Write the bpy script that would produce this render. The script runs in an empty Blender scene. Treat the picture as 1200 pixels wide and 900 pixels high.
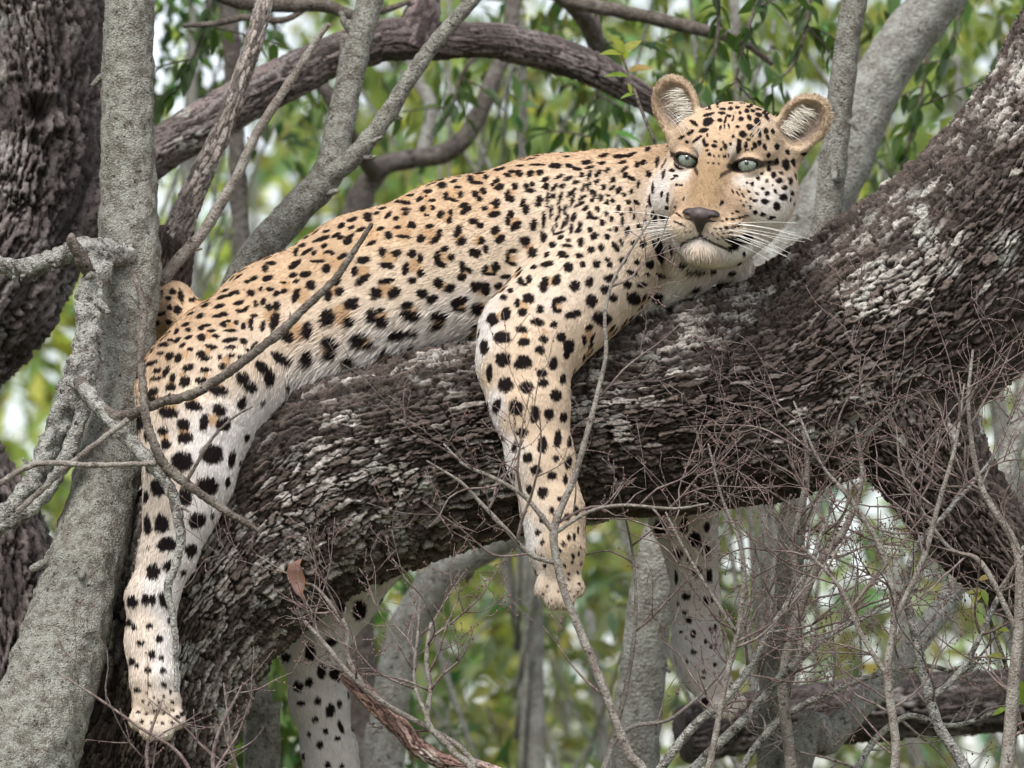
import bpy, math, random, time
import numpy as np
from mathutils import Vector
from mathutils.bvhtree import BVHTree
T0 = time.time()
rng = np.random.default_rng(7)
random.seed(7)
sc = bpy.context.scene
COL = sc.collection

# ------------------------------------------------------------------ camera
CAM = np.array([0.0, -10.0, 2.0]); AIM = np.array([0.0, 0.0, 3.0])
FWD = (AIM - CAM) / np.linalg.norm(AIM - CAM)
DIST = np.linalg.norm(AIM - CAM)
RIGHT = np.array([1.0, 0, 0]); UP = np.cross(RIGHT, FWD)
PPM = 700.0                                   # photo pixels per metre at the animal
cd = bpy.data.cameras.new('camera'); cam = bpy.data.objects.new('camera', cd); COL.objects.link(cam)
cam.location = CAM
cam.rotation_euler = Vector(FWD).to_track_quat('-Z', 'Y').to_euler()
cd.sensor_width = 36.0
cd.lens = 36.0 * DIST / (1200.0 / PPM)
cd.clip_start = 0.1; cd.clip_end = 3000
cd.dof.use_dof = True; cd.dof.focus_distance = DIST - 0.12; cd.dof.aperture_fstop = 4.5
sc.camera = cam

# ------------------------------------------------------------------ sky and sun (bright overcast)
SUN_EL, SUN_AZ = math.radians(52), math.radians(-30)     # azimuth measured from behind the camera towards the right
w = bpy.data.worlds.new('World'); sc.world = w; w.use_nodes = True
nt = w.node_tree; nt.nodes.clear()
sky = nt.nodes.new('ShaderNodeTexSky'); sky.sky_type = 'NISHITA'; sky.sun_disc = False
sky.sun_elevation = SUN_EL; sky.sun_rotation = math.pi + SUN_AZ
sky.air_density = 1.0; sky.dust_density = 1.5; sky.ozone_density = 1.0
hs = nt.nodes.new('ShaderNodeHueSaturation'); hs.inputs['Saturation'].default_value = 0.35
bg = nt.nodes.new('ShaderNodeBackground'); bg.inputs['Strength'].default_value = 0.12
wo = nt.nodes.new('ShaderNodeOutputWorld')
nt.links.new(sky.outputs[0], hs.inputs['Color']); nt.links.new(hs.outputs[0], bg.inputs[0]); nt.links.new(bg.outputs[0], wo.inputs[0])
sl = bpy.data.lights.new('sun', 'SUN'); sun = bpy.data.objects.new('sun', sl); COL.objects.link(sun)
sl.energy = 2.6; sl.angle = math.radians(28); sl.color = (1.0, 0.96, 0.9)
sdir = Vector((math.sin(SUN_AZ) * math.cos(SUN_EL), -math.cos(SUN_AZ) * math.cos(SUN_EL), math.sin(SUN_EL)))
sun.rotation_euler = sdir.to_track_quat('Z', 'Y').to_euler(); sun.location = (0, 0, 30)
sc.view_settings.view_transform = 'Standard'; sc.view_settings.look = 'None'
sc.view_settings.exposure = 1.0; sc.view_settings.gamma = 1.0; sc.view_settings.use_curve_mapping = False
sc.render.engine = 'CYCLES'
sc.cycles.max_bounces = 6; sc.cycles.diffuse_bounces = 3; sc.cycles.transmission_bounces = 4; sc.cycles.glossy_bounces = 2
sc.cycles.use_denoising = True
try: sc.cycles.denoiser = 'OPENIMAGEDENOISE'
except Exception: pass

# ------------------------------------------------------------------ helpers
def P(px, py, y):
    """the point at depth plane Y = y seen at photo pixel (px, py)"""
    d = FWD * DIST + RIGHT * (px - 600) / PPM + UP * (450 - py) / PPM
    return CAM + d * ((y - CAM[1]) / d[1])
def M_at(y): return (y - CAM[1]) / 10.0 / PPM           # metres per photo pixel at depth y
def tag(o, label=None, cat=None, group=None, kind=None):
    if label: o['label'] = label
    if cat: o['category'] = cat
    if group: o['group'] = group
    if kind: o['kind'] = kind
    return o
def empty(name, loc=(0, 0, 0)):
    o = bpy.data.objects.new(name, None); COL.objects.link(o); o.location = loc; o.empty_display_size = .05
    return o
def mesh_data(name, V, F, mat=None, col=None, smooth=True):
    """V (n,3); F (m,3) or (m,4) array or list of such arrays; col (n,3) linear colours"""
    V = np.asarray(V, np.float32)
    Fs = F if isinstance(F, list) else [F]
    Fs = [np.asarray(f, np.int32) for f in Fs if len(f)]
    me = bpy.data.meshes.new(name)
    me.vertices.add(len(V)); me.vertices.foreach_set('co', V.ravel())
    loops = np.concatenate([f.ravel() for f in Fs]); cnt = np.concatenate([np.full(len(f), f.shape[1], np.int32) for f in Fs])
    st = np.concatenate([[0], np.cumsum(cnt)[:-1]]).astype(np.int32)
    me.loops.add(len(loops)); me.loops.foreach_set('vertex_index', loops)
    me.polygons.add(len(cnt)); me.polygons.foreach_set('loop_start', st)
    if smooth: me.polygons.foreach_set('use_smooth', np.ones(len(cnt), bool))
    me.update(calc_edges=True)
    if col is not None:
        a = me.color_attributes.new('col', 'FLOAT_COLOR', 'POINT')
        c4 = np.ones((len(V), 4), np.float32); c4[:, :3] = col
        a.data.foreach_set('color', c4.ravel())
    if mat: me.materials.append(mat)
    return me
def mk(name, V, F, mat, parent=None, col=None, smooth=True):
    V = np.asarray(V, np.float64)
    if parent is not None: V = V - np.array(parent_world(parent))
    o = bpy.data.objects.new(name, mesh_data(name, V, F, mat, col, smooth)); COL.objects.link(o)
    if parent is not None: o.parent = parent
    return o
def parent_world(p):
    v = Vector(p.location)
    while p.parent: p = p.parent; v = v + Vector(p.location)
    return v

def _hash(ix, iy, iz, s):
    h = (ix.astype(np.int64) * 374761393 + iy.astype(np.int64) * 668265263 + iz.astype(np.int64) * 2147483647 + s * 974634541) & 0xffffffff
    h = ((h ^ (h >> 13)) * 1274126177) & 0xffffffff
    h = (h ^ (h >> 16)) & 0xffffffff
    h = (h * 2246822519) & 0xffffffff
    h = h ^ (h >> 15)
    return (h & 0xffffff).astype(np.float32) / 16777215.0
def vnoise(p, s=0):
    i = np.floor(p); f = (p - i).astype(np.float32); i = i.astype(np.int64); f = f * f * (3 - 2 * f)
    r = 0
    for a in (0, 1):
        wa = f[:, 0] if a else 1 - f[:, 0]
        for b in (0, 1):
            wb = f[:, 1] if b else 1 - f[:, 1]
            for c in (0, 1):
                wc = f[:, 2] if c else 1 - f[:, 2]
                r = r + wa * wb * wc * _hash(i[:, 0] + a, i[:, 1] + b, i[:, 2] + c, s)
    return r * 2 - 1
def fbm(p, o=3, s=0):
    r = 0; a = 1.0
    for k in range(o):
        r = r + a * vnoise(p * (2.03 ** k) + 17.3 * k, s + k); a *= .5
    return r
def sstep(a, b, x):
    t = np.clip((x - a) / (b - a), 0, 1); return t * t * (3 - 2 * t)
def lerp(a, b, t):
    t = np.atleast_1d(np.asarray(t))[:, None]; return np.asarray(a) * (1 - t) + np.asarray(b) * t

def catmull(pts, step):
    """pts (n,k) -> resampled at about step metres along the first three columns"""
    pts = np.asarray(pts, float); n = len(pts); out = []
    e = np.vstack([2 * pts[0] - pts[1], pts, 2 * pts[-1] - pts[-2]])
    for i in range(n - 1):
        p0, p1, p2, p3 = e[i:i + 4]
        m = max(2, int(np.ceil(np.linalg.norm((p2 - p1)[:3]) / step)))
        t = np.linspace(0, 1, m, endpoint=False)[:, None]
        out.append(.5 * (2 * p1 + (p2 - p0) * t + (2 * p0 - 5 * p1 + 4 * p2 - p3) * t ** 2 + (3 * p1 - p0 - 3 * p2 + p3) * t ** 3))
    out.append(pts[-1:]); return np.vstack(out)
def frames(C):
    T = np.gradient(C, axis=0); T /= np.linalg.norm(T, axis=1)[:, None] + 1e-12
    n = np.cross(T[0], [0.31, 1, .2]); n /= np.linalg.norm(n); N = [n]
    for i in range(1, len(C)):
        n = n - T[i] * (n @ T[i]); n /= np.linalg.norm(n) + 1e-12; N.append(n)
    N = np.array(N); return T, N, np.cross(T, N)
def grid_faces(nr, ns, cap=True, base=0):
    i = np.arange(nr - 1)[:, None] * ns; j = np.arange(ns)[None]; j2 = (j + 1) % ns
    return (np.stack([i + j, i + j2, i + ns + j2, i + ns + j], -1).reshape(-1, 4) + base).astype(np.int32)
def tube(path, seg=8, step=.02, rough=0.0, seed=0, freq=30.0, cap=True):
    """path rows (x,y,z,r) -> V, [quads, tris]"""
    S = catmull(path, step); C = S[:, :3]; R = np.maximum(S[:, 3], 2e-4); T, N, B = frames(C)
    th = np.linspace(0, 2 * np.pi, seg, endpoint=False)
    rad = R[:, None] * np.ones(seg)
    D = np.cos(th)[None, :, None] * N[:, None] + np.sin(th)[None, :, None] * B[:, None]
    if rough:
        q = (C[:, None] + D * R[:, None, None]).reshape(-1, 3)
        rad = rad * (1 + rough * fbm(q * freq, 3, seed).reshape(rad.shape))
    V = (C[:, None] + D * rad[..., None]).reshape(-1, 3); Q = grid_faces(len(C), seg)
    tr = np.zeros((0, 3), int)
    if cap:
        n0 = len(V); V = np.vstack([V, C[0] - T[0] * R[0] * .3, C[-1] + T[-1] * R[-1] * .5]); j = np.arange(seg); j2 = (j + 1) % seg
        l = (len(C) - 1) * seg
        tr = np.vstack([np.stack([j2, j, np.full(seg, n0)], 1), np.stack([l + j, l + j2, np.full(seg, n0 + 1)], 1)])
    return V, [Q, tr]
def merge(parts):
    Vs, Qs, Ts, b = [], [], [], 0
    for V, Fl in parts:
        Vs.append(V)
        for f in Fl:
            if len(f) == 0: continue
            (Qs if f.shape[1] == 4 else Ts).append(np.asarray(f) + b)
        b += len(V)
    out = []
    if Qs: out.append(np.vstack(Qs))
    if Ts: out.append(np.vstack(Ts))
    return np.vstack(Vs), out
def pxpath(rows):
    return np.array([list(P(a, b, y)) + [r * M_at(y)] for a, b, y, r in rows])

# ------------------------------------------------------------------ materials
def new_mat(name):
    m = bpy.data.materials.new(name); m.use_nodes = True
    n = m.node_tree; b = n.nodes['Principled BSDF']; return m, n, b
def add_bump(n, b, scale, strength, dist=.002, vec=None, detail=6):
    tx = n.nodes.new('ShaderNodeTexNoise'); tx.inputs['Scale'].default_value = scale; tx.inputs['Detail'].default_value = detail
    if vec: n.links.new(vec, tx.inputs['Vector'])
    bp = n.nodes.new('ShaderNodeBump'); bp.inputs['Strength'].default_value = strength; bp.inputs['Distance'].default_value = dist
    n.links.new(tx.outputs[0], bp.inputs['Height']); n.links.new(bp.outputs[0], b.inputs['Normal'])
def mat_vcol(name, rough=.8, spec=.3, noise_scale=0, noise_amt=.3, bump=0, sheen=0, coat=0):
    m, n, b = new_mat(name)
    at = n.nodes.new('ShaderNodeAttribute'); at.attribute_name = 'col'; src = at.outputs['Color']
    tc = n.nodes.new('ShaderNodeTexCoord')
    if noise_scale:
        tx = n.nodes.new('ShaderNodeTexNoise'); tx.inputs['Scale'].default_value = noise_scale; tx.inputs['Detail'].default_value = 5
        n.links.new(tc.outputs['Object'], tx.inputs['Vector'])
        mr = n.nodes.new('ShaderNodeMapRange'); mr.inputs[1].default_value = .3; mr.inputs[2].default_value = .7
        mr.inputs[3].default_value = 1 - noise_amt; mr.inputs[4].default_value = 1 + noise_amt
        mx = n.nodes.new('ShaderNodeMix'); mx.data_type = 'RGBA'; mx.blend_type = 'MULTIPLY'; mx.inputs[0].default_value = 1
        n.links.new(tx.outputs[0], mr.inputs[0]); n.links.new(src, mx.inputs[6]); n.links.new(mr.outputs[0], mx.inputs[7]); src = mx.outputs[2]
    n.links.new(src, b.inputs['Base Color'])
    b.inputs['Roughness'].default_value = rough; b.inputs['Specular IOR Level'].default_value = spec
    if sheen: b.inputs['Sheen Weight'].default_value = sheen
    if coat: b.inputs['Coat Weight'].default_value = coat; b.inputs['Coat Roughness'].default_value = .03
    if bump: add_bump(n, b, noise_scale or 300, bump, .002, tc.outputs['Object'])
    return m
def mat_leaf(name, transl=.45, rough=.45):
    m, n, b = new_mat(name)
    at = n.nodes.new('ShaderNodeAttribute'); at.attribute_name = 'col'
    n.links.new(at.outputs['Color'], b.inputs['Base Color']); b.inputs['Roughness'].default_value = rough; b.inputs['Specular IOR Level'].default_value = .4
    tr = n.nodes.new('ShaderNodeBsdfTranslucent'); mg = n.nodes.new('ShaderNodeMix'); mg.data_type = 'RGBA'; mg.blend_type = 'MULTIPLY'; mg.inputs[0].default_value = 1
    mg.inputs[7].default_value = (1.35, 1.25, .6, 1); n.links.new(at.outputs['Color'], mg.inputs[6]); n.links.new(mg.outputs[2], tr.inputs[0])
    mx = n.nodes.new('ShaderNodeMixShader'); mx.inputs[0].default_value = transl
    out = n.nodes['Material Output']; n.links.new(b.outputs[0], mx.inputs[1]); n.links.new(tr.outputs[0], mx.inputs[2]); n.links.new(mx.outputs[0], out.inputs[0])
    return m
def mat_stem(name, base, lich, dark, scale=60, lich_amt=.5, rough=.9, bump=.6):
    """thin bark: base colour, lichen blotches, dark flecks"""
    m, n, b = new_mat(name); tc = n.nodes.new('ShaderNodeTexCoord')
    def ramp(sc_, lo, hi, det=6):
        tx = n.nodes.new('ShaderNodeTexNoise'); tx.inputs['Scale'].default_value = sc_; tx.inputs['Detail'].default_value = det; tx.inputs['Roughness'].default_value = .72
        n.links.new(tc.outputs['Object'], tx.inputs['Vector'])
        r = n.nodes.new('ShaderNodeMapRange'); r.inputs[1].default_value = lo; r.inputs[2].default_value = hi; n.links.new(tx.outputs[0], r.inputs[0]); return r.outputs[0]
    def mix(f, a, bb):
        mx = n.nodes.new('ShaderNodeMix'); mx.data_type = 'RGBA'; n.links.new(f, mx.inputs[0])
        for s, v in ((6, a), (7, bb)):
            if isinstance(v, tuple): mx.inputs[s].default_value = (*v, 1)
            else: n.links.new(v, mx.inputs[s])
        return mx.outputs[2]
    k_ = (lich_amt - .5) * .16
    c = mix(ramp(scale * .26, .44 - k_, .55 - k_, 12), base, lich)
    c = mix(ramp(scale * .85 + 3, .50, .60, 8), c, tuple(.62 * x + .38 * y for x, y in zip(base, lich)))
    c = mix(ramp(scale * 1.5 + 11, .565, .63, 5), c, tuple(min(1, 1.3 * x) for x in lich))
    c = mix(ramp(scale * .6 + 7, .565, .625, 10), c, dark)
    n.links.new(c, b.inputs['Base Color']); b.inputs['Roughness'].default_value = rough; b.inputs['Specular IOR Level'].default_value = .2
    add_bump(n, b, scale * 1.6, bump, .012, tc.outputs['Object'], 8)
    return m
MAT_FUR = mat_vcol('fur', .85, .10)
MAT_SKIN = mat_vcol('coat', .9, .08)
MAT_EYE = mat_vcol('eye', .15, .5, 0, 0, 0, 0, 1.0)
MAT_NOSE = mat_vcol('nose_leather', .45, .4, 900, .15, .3)
MAT_BARK = mat_vcol('furrowed_bark', .88, .22, 230, .45, .9)
MAT_LEAF = mat_leaf('leaf', .62)
MAT_LICHEN = mat_stem('lichen_bark', (.145, .130, .108), (.32, .32, .285), (.035, .03, .024), 190, .55, .95, 1.0)
MAT_CRUST = mat_stem('crusty_lichen_bark', (.10, .085, .075), (.40, .40, .37), (.03, .025, .022), 170, .6, .95, 1.0)
MAT_GREY = mat_stem('grey_bark', (.175, .165, .148), (.29, .295, .27), (.06, .053, .048), 120, .4, .95, .8)
MAT_BROWN = mat_stem('brown_bark', (.075, .062, .055), (.14, .125, .115), (.035, .027, .026), 50, .35)
MAT_DEAD = mat_stem('dead_wood', (.30, .26, .235), (.42, .40, .37), (.09, .07, .065), 140, .5, .9, .4)
MAT_DARKTWIG = mat_stem('dark_twig', (.075, .06, .05), (.17, .15, .13), (.025, .02, .018), 160, .35)
MAT_TWIG = mat_stem('red_twig', (.105, .070, .064), (.21, .175, .16), (.05, .028, .03), 160, .3, .7, .2)
MAT_TWIGPALE = mat_stem('pale_twig', (.145, .12, .105), (.25, .235, .21), (.05, .038, .035), 170, .45, .9, .5)

# ================================================================== the leopard
HEAD_O = P(852, 204, -0.11); HS = M_at(-0.11)
def _rot(yaw, roll, pitch):
    cy, sy = math.cos(yaw), math.sin(yaw); cr, sr = math.cos(roll), math.sin(roll); cp, sp = math.cos(pitch), math.sin(pitch)
    f = np.array([-sy * cp, -cy * cp, -sp]); r0 = np.array([cy, -sy, 0]); u0 = np.cross(f, r0); u0 = -u0 if u0[2] < 0 else u0
    r = r0 * cr - u0 * sr; u = u0 * cr + r0 * sr
    return np.stack([r, u, f])
HR = _rot(math.radians(16.5), math.radians(7), math.radians(3))
def H(r, u, f): return HEAD_O + (np.array([r, u, f]) * HS) @ HR
def to_head(p): return ((p - HEAD_O) @ HR.T) / HS

PR = []      # primitives: (kind, params, op, k, flow, hair length)
def cone(a, b, ra, rb, k=.03, flow=None, hl=.013, op='u'):
    a = np.array(a, float); b = np.array(b, float)
    fl = (b - a) if flow is None else np.array(flow, float); fl = fl / (np.linalg.norm(fl) + 1e-9)
    PR.append(('cone', (a, b, ra, rb), op, k, fl, hl))
def elli(c, rad, k=.02, R=None, flow=(-1, 0, -.3), hl=.013, op='u'):
    fl = np.array(flow, float); fl /= np.linalg.norm(fl)
    PR.append(('ell', (np.array(c, float), np.array(rad, float), np.eye(3) if R is None else R), op, k, fl, hl))
def chain(rows, k=.025, flow=None, hl=.013):
    for (a, b, y, r), (a2, b2, y2, r2) in zip(rows[:-1], rows[1:]):
        cone(P(a, b, y), P(a2, b2, y2), r * M_at(y), r2 * M_at(y2), k, flow, hl)
# torso, from shoulder to rump
chain([(725, 268, .05, 82), (690, 281, .05, 96), (640, 286, .05, 97), (540, 303, .05, 89), (430, 341, .06, 86), (330, 388, .07, 79), (262, 432, .08, 72)], .04, None, .011)
chain([(640, 332, .04, 58), (540, 342, .03, 55), (430, 382, .02, 52), (345, 424, .01, 46)], .05, (-1, 0, -.75), .022)   # belly
# neck and throat
chain([(845, 222, .04, 56), (790, 242, .05, 70), (720, 262, .055, 85)], .03, (-1, 0, -.2), .009)
chain([(842, 288, .03, 32), (800, 300, .015, 44), (740, 308, .02, 62), (690, 312, .03, 70)], .03, (-.6, 0, -.8), .015)
cone(P(848, 300, .04), P(862, 316, .06), 30 * HS, 22 * HS, .02, (-.2, 0, -1), .012)
# near foreleg
chain([(706, 306, -.045, 74), (624, 394, -.135, 62)], .014, (-.65, 0, -.75), .011)
chain([(624, 394, -.135, 61), (614, 425, -.165, 53), (620, 470, -.18, 45), (634, 540, -.185, 37), (648, 600, -.19, 34), (652, 640, -.195, 35)], .02, None, .009)
# hind near leg
chain([(262, 430, .02, 76), (238, 462, -.03, 75), (230, 500, -.07, 63), (221, 560, -.105, 49), (210, 602, -.125, 37), (197, 650, -.14, 29), (178, 700, -.15, 25.5), (177, 750, -.15, 25.5), (181, 795, -.16, 29)], .03, None, .014)
elli(P(268, 450, -.02), np.array([70, 80, 62]) * HS, .04, None, (-.5, 0, -1), .015)
# far hind leg (hangs behind the limb)
chain([(300, 440, .17, 66), (370, 530, .31, 56), (440, 640, .335, 42), (405, 697, .335, 36), (367, 755, .335, 36), (374, 820, .335, 31), (386, 880, .33, 29), (392, 918, .32, 32)], .025, None, .012)
# far foreleg
chain([(742, 300, .12, 74), (785, 440, .32, 54), (800, 600, .33, 38), (812, 650, .33, 29), (815, 705, .33, 26), (817, 755, .325, 26), (826, 786, .31, 29)], .025, None, .010)
# tail
chain([(250, 402, .13, 28), (219, 372, .19, 22), (204, 354, .23, 21), (186, 368, .27, 19), (172, 430, .30, 17), (168, 520, .31, 16), (172, 600, .32, 15), (180, 660, .32, 14), (176, 720, .32, 11)], .02, None, .012)
# paws: palm and four toes each, toes hanging down
def paw(px, py, y, w, h, sx=0.0):
    m = M_at(y)
    elli(P(px, py, y), np.array([w * .90, w * .75, h * .62]) * m, .016, None, (0, -.1, -1), .008)
    for i, (dx, dy, r, dyy) in enumerate(((-.70, .46, .36, .0), (-.25, .78, .40, -.02), (.25, .78, .40, -.02), (.71, .44, .35, .0))):
        a = P(px + dx * w * .8 + sx * .3, py + dy * h * .45, y - .008); b = P(px + dx * w + sx, py + dy * h + .12 * h, y - .016 + dyy * .3)
        cone(a, b, r * w * m * .9, r * w * m * .98, .005, (0, -.2, -1), .007)
    for dx, d0 in ((-.50, .30), (0, .36), (.50, .30)):
        cone(P(px + dx * w + sx * .5, py + d0 * h * .5, y - w * m * .78), P(px + dx * w * 1.02 + sx, py + h * 1.05, y - w * m * .55), .0012, .0026, .003, None, 0, 's')
paw(184, 824, -.165, 32, 36); paw(655, 668, -.20, 29, 40, 1); paw(396, 945, .315, 31, 36, 2); paw(838, 806, .295, 26, 30, 10)

# ---- head (local units: photo pixels; right, up, forward)
def hell(c, rad, k, hl=.006, op='u', flow=None, R=None):
    fl = np.array(flow if flow is not None else (c[0] * .02, .3 if c[1] > 0 else -.5, -1.0))
    elli(H(*c), np.array(rad) * HS, k * HS, (HR if R is None else R), fl @ HR, hl, op)
def hcone(a, b, ra, rb, k, hl=.005, op='u', flow=None):
    fl = None if flow is None else np.array(flow) @ HR
    cone(H(*a), H(*b), ra * HS, rb * HS, k * HS, fl, hl, op)
hell((0, 18, -22), (72, 69, 72), 22, .007)
for s in (-1, 1):
    hell((s * 46, -20, -6), (37, 43, 45), 24, .012, flow=(s * .8, -.6, -.8))
    hell((s * 30, 40, 24), (30, 24, 32), 18, .006, flow=(s * .5, .8, -.7))
    hcone((s * 20, 27, 52), (s * 54, 26, 34), 9, 9, 12, .005, flow=(s * .8, .5, -.5))
    hcone((s * 24, -16, 48), (s * 56, -16, 28), 16, 18, 16, .006, flow=(s * 1, -.3, -.6))
    hcone((s * 22, -38, 58), (s * 50, -34, 26), 20, 30, 16, .006, flow=(s * 1, -.3, -.6))
    hell((s * 19, -69, 72), (26, 20, 27), 12, .005, flow=(s * 1, -.35, -.6))
    hcone((s * 22, -76, 40), (s * 38, -58, 0), 22, 26, 18, .012, flow=(s * .7, -.8, -.5))
hcone((0, 26, 42), (0, -47, 84), 25, 20, 16, .004, flow=(0, .9, -.5))
hell((0, -51, 82), (22, 15, 20), 8, .003, flow=(0, .9, -.5))
hell((0, -94, 64), (26, 17, 26), 9, .015, flow=(0, -1, -.3))
hell((0, -80, 15), (44, 32, 52), 16, .014, flow=(0, -1, -.6))
# eye sockets and lids
EYES = {}
for s in (-1, 1):
    c = np.array((s * 36, 10, 44.5)); EYES[s] = c
    hell(c + (0, 0, 12), (18, 11, 13), 8, op='s')
    hell(c, (17.6, 16.2, 17.4), 5, .003, flow=(s * .6, 0, -1))
    ang = math.radians(-s * 13)                                          # outer corner higher
    Rl = np.array([[math.cos(ang), -math.sin(ang), 0], [math.sin(ang), math.cos(ang), 0], [0, 0, 1]]).T
    Ra = np.array([[math.cos(-ang), math.sin(-ang), 0], [-math.sin(-ang), math.cos(-ang), 0], [0, 0, 1]])
    hell(c + (0, -2.0, 16), (15.6, 6.0, 22), 1.2, op='s', R=Ra @ HR)
    hcone(c + (-s * 14, -4, 10), c + (-s * 21, -13, 12), 3.0, 2.0, 3, op='s')      # tear line
# mouth line
for s in (-1, 1):
    hcone((0, -68, 100), (s * 1.0, -79, 97), 1.6, 2.0, 2, op='s')
    hcone((s * 1, -79, 97), (s * 16, -88, 88), 2.2, 2.4, 2, op='s')
    hcone((s * 16, -87, 88), (s * 36, -93, 68), 2.0, 2.6, 3, op='s')
    hcone((s * 36, -93, 68), (s * 48, -92, 44), 2.6, 3.0, 3, op='s')
# ears: tilted cups
EAR = {}
for s in (-1, 1):
    up = np.array((s * .62, .80, -.05)) if s > 0 else np.array((s * .50, .87, -.05)); up /= np.linalg.norm(up)
    fwd = np.array((s * .28, 0.05, 1.0)); fwd -= up * (fwd @ up); fwd /= np.linalg.norm(fwd); rt = np.cross(up, fwd)
    Re = np.stack([rt, up, fwd]) @ HR
    base = np.array((s * 62, 52 if s < 0 else 47, -22.0)); c = base + up * 28
    EAR[s] = (c, up, fwd, rt)
    hell(c, (29, 37, 12.5), 8, .010, R=Re, flow=up)
    hell(base - (s * 6, 10, 4), (28, 24, 22), 14, .007, flow=up)
    hell(c + fwd * 12 - up * 1, (26.5, 34.5, 17), 2.5, op='s', R=Re)

def sdf_prim(pr, X, Y, Z):
    kind, par = pr[0], pr[1]
    if kind == 'cone':
        a, b, ra, rb = par; d = b - a; L = float(d @ d) + 1e-12
        x, y, z = X - a[0], Y - a[1], Z - a[2]
        t = np.clip((x * d[0] + y * d[1] + z * d[2]) / L, 0, 1)
        return np.sqrt((x - t * d[0]) ** 2 + (y - t * d[1]) ** 2 + (z - t * d[2]) ** 2) - (ra + t * (rb - ra))
    c, rad, R = par; x, y, z = X - c[0], Y - c[1], Z - c[2]
    k0 = 0; k1 = 0
    for i in range(3):
        q = x * R[i, 0] + y * R[i, 1] + z * R[i, 2]
        k0 = k0 + (q / rad[i]) ** 2; k1 = k1 + (q / rad[i] ** 2) ** 2
    k0 = np.sqrt(k0); k1 = np.sqrt(k1) + 1e-9
    return k0 * (k0 - 1) / k1
def combine(D, d, op, k):
    if op == 'u':
        h = np.maximum(k - np.abs(D - d), 0) / k
        return np.minimum(D, d) - h * h * k * .25
    h = np.maximum(k - np.abs(D + d), 0) / k
    return np.maximum(D, -d) + h * h * k * .25
def prim_box(pr, pad):
    if pr[0] == 'cone':
        a, b, ra, rb = pr[1]; r = max(ra, rb) + pad; return np.minimum(a, b) - r, np.maximum(a, b) + r
    c, rad, R = pr[1]; e = np.sqrt(((R.T * rad) ** 2).sum(1)) + pad; return c - e, c + e
def surface_nets(prims, gx, gy, gz, big=.06, extra=None):
    D = np.full((len(gx), len(gy), len(gz)), big, np.float32)
    for pr in prims:
        lo, hi = prim_box(pr, pr[3] + .02)
        sl = []
        for g, l, h in zip((gx, gy, gz), lo, hi):
            i0 = max(0, np.searchsorted(g, l) - 1); i1 = min(len(g), np.searchsorted(g, h) + 1); sl.append(slice(i0, i1))
        if any(s.stop <= s.start for s in sl): continue
        X, Y, Z = gx[sl[0]][:, None, None], gy[sl[1]][None, :, None], gz[sl[2]][None, None, :]
        s = tuple(sl); D[s] = combine(D[s], sdf_prim(pr, X, Y, Z).astype(np.float32), pr[2], pr[3])
    S = D < 0
    c = np.zeros((len(gx) - 1, len(gy) - 1, len(gz) - 1), np.uint8)
    for a in (0, 1):
        for b in (0, 1):
            for d in (0, 1):
                c += S[a:a + c.shape[0], b:b + c.shape[1], d:d + c.shape[2]]
    act = np.argwhere((c > 0) & (c < 8)); idx = np.full(c.shape, -1, np.int32); idx[tuple(act.T)] = np.arange(len(act))
    acc = np.zeros((len(act), 3)); cnt = np.zeros(len(act)); G = (gx, gy, gz)
    for e in range(3):
        o = [k for k in range(3) if k != e]
        for u in (0, 1):
            for v in (0, 1):
                p0 = act.copy(); p0[:, o[0]] += u; p0[:, o[1]] += v; p1 = p0.copy(); p1[:, e] += 1
                a, b = D[tuple(p0.T)], D[tuple(p1.T)]; m = (a < 0) != (b < 0)
                t = np.where(m, a / (a - b + 1e-12), 0)
                q = np.stack([G[k][p0[:, k]] for k in range(3)], 1).astype(float); q[:, e] += t * (G[e][p1[:, e]] - G[e][p0[:, e]])
                acc[m] += q[m]; cnt[m] += 1
    V = acc / cnt[:, None]; Q = []
    for e in range(3):
        o1, o2 = [(1, 2), (2, 0), (0, 1)][e]
        sh = list(S.shape); sh[e] -= 1
        A = np.take(S, range(0, S.shape[e] - 1), e); B = np.take(S, range(1, S.shape[e]), e)
        w_ = np.argwhere(A != B); ok = (w_[:, o1] > 0) & (w_[:, o2] > 0) & (w_[:, o1] < S.shape[o1] - 1) & (w_[:, o2] < S.shape[o2] - 1); w_ = w_[ok]
        fl = A[tuple(w_.T)]
        def at(d1, d2):
            q = w_.copy(); q[:, o1] -= d1; q[:, o2] -= d2; return idx[tuple(q.T)]
        f = np.stack([at(1, 1), at(0, 1), at(0, 0), at(1, 0)], 1); f[~fl] = f[~fl][:, ::-1]; Q.append(f)
    return V, np.vstack(Q)
def relax(V, Q, it=2):
    e = np.vstack([Q[:, [0, 1]], Q[:, [1, 2]], Q[:, [2, 3]], Q[:, [3, 0]]]); n = len(V)
    for _ in range(it):
        s = np.stack([np.bincount(e[:, 0], V[e[:, 1], k], n) + np.bincount(e[:, 1], V[e[:, 0], k], n) for k in range(3)], 1)
        c = np.bincount(e[:, 0], minlength=n) + np.bincount(e[:, 1], minlength=n)
        V = V * .5 + .5 * s / np.maximum(c, 1)[:, None]
    return V
def nonuni(lo, hi, flo, fhi, fine, coarse):
    g = [lo]
    while g[-1] < hi: g.append(g[-1] + (fine if flo < g[-1] < fhi else coarse))
    return np.array(g, np.float64)
lo = np.min([prim_box(p, .03)[0] for p in PR], 0); hi = np.max([prim_box(p, .03)[1] for p in PR], 0)
hlo = HEAD_O - 115 * HS - .01; hhi = HEAD_O + 115 * HS + .01
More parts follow.
